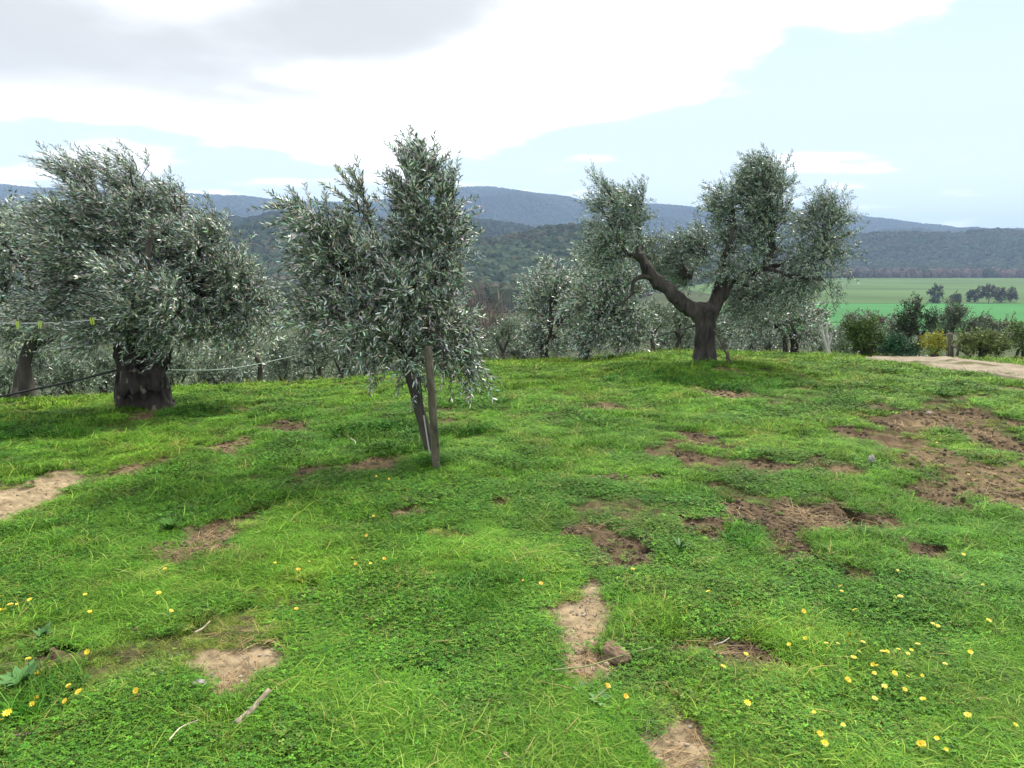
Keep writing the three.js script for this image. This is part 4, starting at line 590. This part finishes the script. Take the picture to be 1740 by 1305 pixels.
{
  const R = rng(1300), fl = [makeFlower(1, [0.86, 0.66, 0.015], 0.15), makeFlower(2, [0.88, 0.74, 0.025], 0.5), makeFlower(3, [0.86, 0.53, 0.015], 0.4)], first = [true, true, true];
  const put = (u, v, k, label, group, s = 1) => { const p = groundAt(u, v + 12), o = first[k] ? fl[k] : fl[k].clone(); first[k] = false; o.name = numbered('yellow_flower'); o.position.set(p.x, groundH(p.x, p.z), p.z); o.rotation.set((R() - 0.3) * 1.1, R() * 6.28, (R() - 0.5) * 1.1); o.scale.setScalar(s * (0.5 + 0.42 * R())); tag(o, label, 'flower', group); scene.add(o); };
  const lR = 'small yellow daisy-like flower in the big scatter over the lower right grass', gR = 'yellow flowers at the lower right';
  for (const [u, v] of [[1373, 1082], [1446, 1081], [1419, 1090], [1375, 1100], [1404, 1099], [1451, 1104], [1380, 1118], [1447, 1123], [1496, 1102], [1502, 1116], [1487, 1122], [1497, 1128], [1481, 1134], [1507, 1139], [1427, 1147], [1498, 1160], [1530, 1159], [1524, 1102], [1545, 1095], [1561, 1097], [1541, 1103], [1564, 1135], [1604, 1126], [1641, 1104], [1650, 1103], [1580, 1060], [1591, 1060], [1513, 1010], [1526, 1026], [1466, 1042], [1523, 972], [1672, 998], [1667, 1064], [1482, 1180], [1575, 1187], [1385, 1215], [1430, 1232], [1384, 1240], [1386, 1258], [1557, 1245], [1567, 1246], [1596, 1241], [1602, 1252], [1648, 1215], [1715, 1218], [1515, 1300], [1212, 1016], [1262, 1115], [1220, 1150], [1258, 1206], [1370, 968], [1426, 1005], [1440, 1003], [1357, 1036], [1632, 940], [1535, 1145], [1460, 1095], [1348, 1095], [1640, 800], [1590, 742]]) put(u, v, R() < 0.6 ? 0 : 1, lR, gR);
  const lL = 'small yellow flower among the weeds along the lower left edge', gL = 'yellow flowers at the lower left';
  for (const [u, v] of [[50, 1008], [148, 1008], [16, 1022], [31, 1021], [22, 1036], [4, 1014], [268, 1012], [4, 1036], [155, 1040], [158, 1107], [49, 1129], [66, 1138], [97, 1134], [92, 1126], [120, 1176], [82, 1186], [153, 1182], [252, 1181], [131, 1196], [67, 1196], [23, 1222], [3, 1238], [285, 1045], [60, 1018]]) put(u, v, R() < 0.5 ? 0 : 1, lL, gL, u === 23 ? 1.7 : 1);
  const lM = 'small orange-yellow flower in the loose line across the grass below the stake', gM = 'orange flowers in the middle';
  for (const [u, v] of [[468, 954], [520, 955], [534, 963], [508, 977], [595, 952], [648, 947], [655, 950], [613, 962], [632, 965], [635, 874], [583, 985], [284, 968], [915, 1006], [858, 968], [893, 994], [1018, 1168], [1052, 1192], [1070, 972], [706, 860], [640, 812], [660, 815], [690, 825], [628, 905], [745, 880], [505, 1048]]) put(u, v, R() < 0.7 ? 2 : 1, lM, gM, 0.9);
}
{ // broad-leaved weeds that stand out
  const R = rng(1500);
  const weed = (u, v, label, len, n, wid, rise, rgb) => { const p = groundAt(u, v), t = base('broad_leaved_weed', V(p.x, groundH(p.x, p.z), p.z)); tag(t, label, 'weed'); for (let i = 0; i < n; i++) { const mb = new MB(), a = i / n * 6.28 + R() * 0.6, d = V(Math.cos(a), rise * (0.5 + R()), Math.sin(a)).normalize(), l = len * (0.65 + 0.5 * R()); leaf(mb, V(0, 0.005, 0), d, V(-d.x * 0.7, 1, -d.z * 0.7), l, l * wid, gA(rgb, 0.8 + 0.4 * R()), null, -0.5 * R()); mesh('leaf', mb.geo(), M.grass, t); } };
  weed(36, 1172, 'big grey-green broad-leaved weed near the left edge above the pale soil', 0.10, 14, 0.36, 0.9, [0.07, 0.17, 0.05]);
  weed(72, 1080, 'upright blue-green broad-leaved weed left of the dark soil scrape', 0.065, 13, 0.36, 1.3, [0.075, 0.17, 0.05]);
  weed(995, 1182, 'grey-green leafy weed just below the thin straw beside the brown clod', 0.055, 18, 0.42, 0.9, [0.09, 0.19, 0.06]);
  weed(1020, 1200, 'pale leafy weed rosette left of the orange flower below the brown clod', 0.05, 15, 0.42, 0.8, [0.10, 0.20, 0.07]);
  weed(955, 1128, 'small pale rosette at the foot of the gravelly bare patch', 0.06, 9, 0.36, 0.4, [0.20, 0.27, 0.15]);
  weed(290, 905, 'dark leafy weed clump left of the straw patch in the left grass', 0.085, 22, 0.26, 1.1, [0.055, 0.15, 0.022]);
  weed(1155, 935, 'blue-green narrow weed above the brown scrape in the middle', 0.08, 10, 0.16, 1.6, [0.10, 0.18, 0.08]);
}
function stick(name, label, category, pts, r0, r1, rgb, lift = 0.02, rough = 0.15) {
  const P = spline(pts.map(([u, v, h = 0]) => { const p = groundAt(u, v); p.y = groundH(p.x, p.z) + lift + h; return p; }), 24), mb = new MB(), o = P[0].clone(); tube(mb, P, P.map((_, i) => lerp(r0, r1, i / 24)), 9, (q) => { const f = 0.8 + 0.4 * n3(q.x * 30, q.y * 30, q.z * 30) + 0.4 * n3(q.x * 90, q.y * 90, q.z * 90); return rgb.map((c) => c * f); }, rough, r0 * 999); const m = mesh(name, mb.geo(o), M.bark); m.position.copy(o); return tag(m, label, category);
}
stick('dead_stick', 'thick grey dead stick lying below the pale sandy patch at lower left', 'stick', [[401, 1245], [428, 1222], [458, 1196]], 0.0135, 0.009, [0.32, 0.26, 0.19], 0.032);
stick('thin_twig', 'thin pale twig above the sandy patch at lower left', 'twig', [[332, 1086], [345, 1080], [358, 1073]], 0.004, 0.003, [0.48, 0.40, 0.28], 0.035);
stick('curved_stalk', 'thin curved dry stalk in the grass at the bottom, left of the thick stick', 'stalk', [[290, 1296], [312, 1273], [340, 1262]], 0.0025, 0.002, [0.5, 0.46, 0.30], 0.06);
stick('long_straw', 'long thin straw lying across the grass below the brown clod', 'straw', [[938, 1166], [1000, 1154], [1060, 1138], [1110, 1128]], 0.003, 0.002, [0.26, 0.30, 0.12], 0.055);
stick('pale_stalk', 'short bent pale stalk in the grass left of the stake', 'stalk', [[596, 757], [603, 763], [605, 770]], 0.004, 0.003, [0.55, 0.52, 0.42], 0.09);
stick('bleached_twig', 'bleached twig beside the dark scrape left of the flower scatter', 'twig', [[1212, 1117], [1226, 1110], [1238, 1104]], 0.003, 0.0025, [0.5, 0.46, 0.38], 0.04);
function stone(name, label, category, u, v, sx, sy, sz, rgb, seed, turn, lift) { const p = groundAt(u, v), g = blob(seed, 4, 0.28), c = new Float32Array(g.attributes.position.count * 3), q = g.attributes.position; for (let i = 0; i < q.count; i++) { const f = 0.8 + 0.4 * n3(q.getX(i) * 3, q.getY(i) * 3, q.getZ(i) * 3) + 0.3 * n3(q.getX(i) * 11, q.getY(i) * 11, q.getZ(i) * 11); c[i * 3] = rgb[0] * f; c[i * 3 + 1] = rgb[1] * f; c[i * 3 + 2] = rgb[2] * f; } g.setAttribute('color', new THREE.BufferAttribute(c, 3)); const m = mesh(name, g, M.soil); m.scale.set(sx, sy, sz); m.rotation.y = turn; m.position.set(p.x, groundH(p.x, p.z) + lift, p.z); return tag(m, label, category); }
stone('brown_clod', 'big grey-brown clod of dry earth at the lower end of the gravelly bare patch', 'clod', 1046, 1124, 0.046, 0.036, 0.085, [0.20, 0.145, 0.095], 41, 0.55, 0.034);
stone('white_stone', 'small whitish stone in the grass left of the sandy patch', 'stone', 340, 1181, 0.024, 0.012, 0.015, [0.36, 0.345, 0.31], 42, 0.2, 0.035);
stone('pale_stone', 'pale stone by the dug soil in the right half of the meadow', 'stone', 1480, 792, 0.026, 0.040, 0.022, [0.40, 0.38, 0.34], 43, 0.2, 0.035);
stone('light_pebble', 'light pebble in the worn strip at the upper right of the meadow', 'stone', 1578, 707, 0.04, 0.022, 0.03, [0.36, 0.30, 0.25], 44, 0.6, 0.03);

renderer.render(scene, camera);
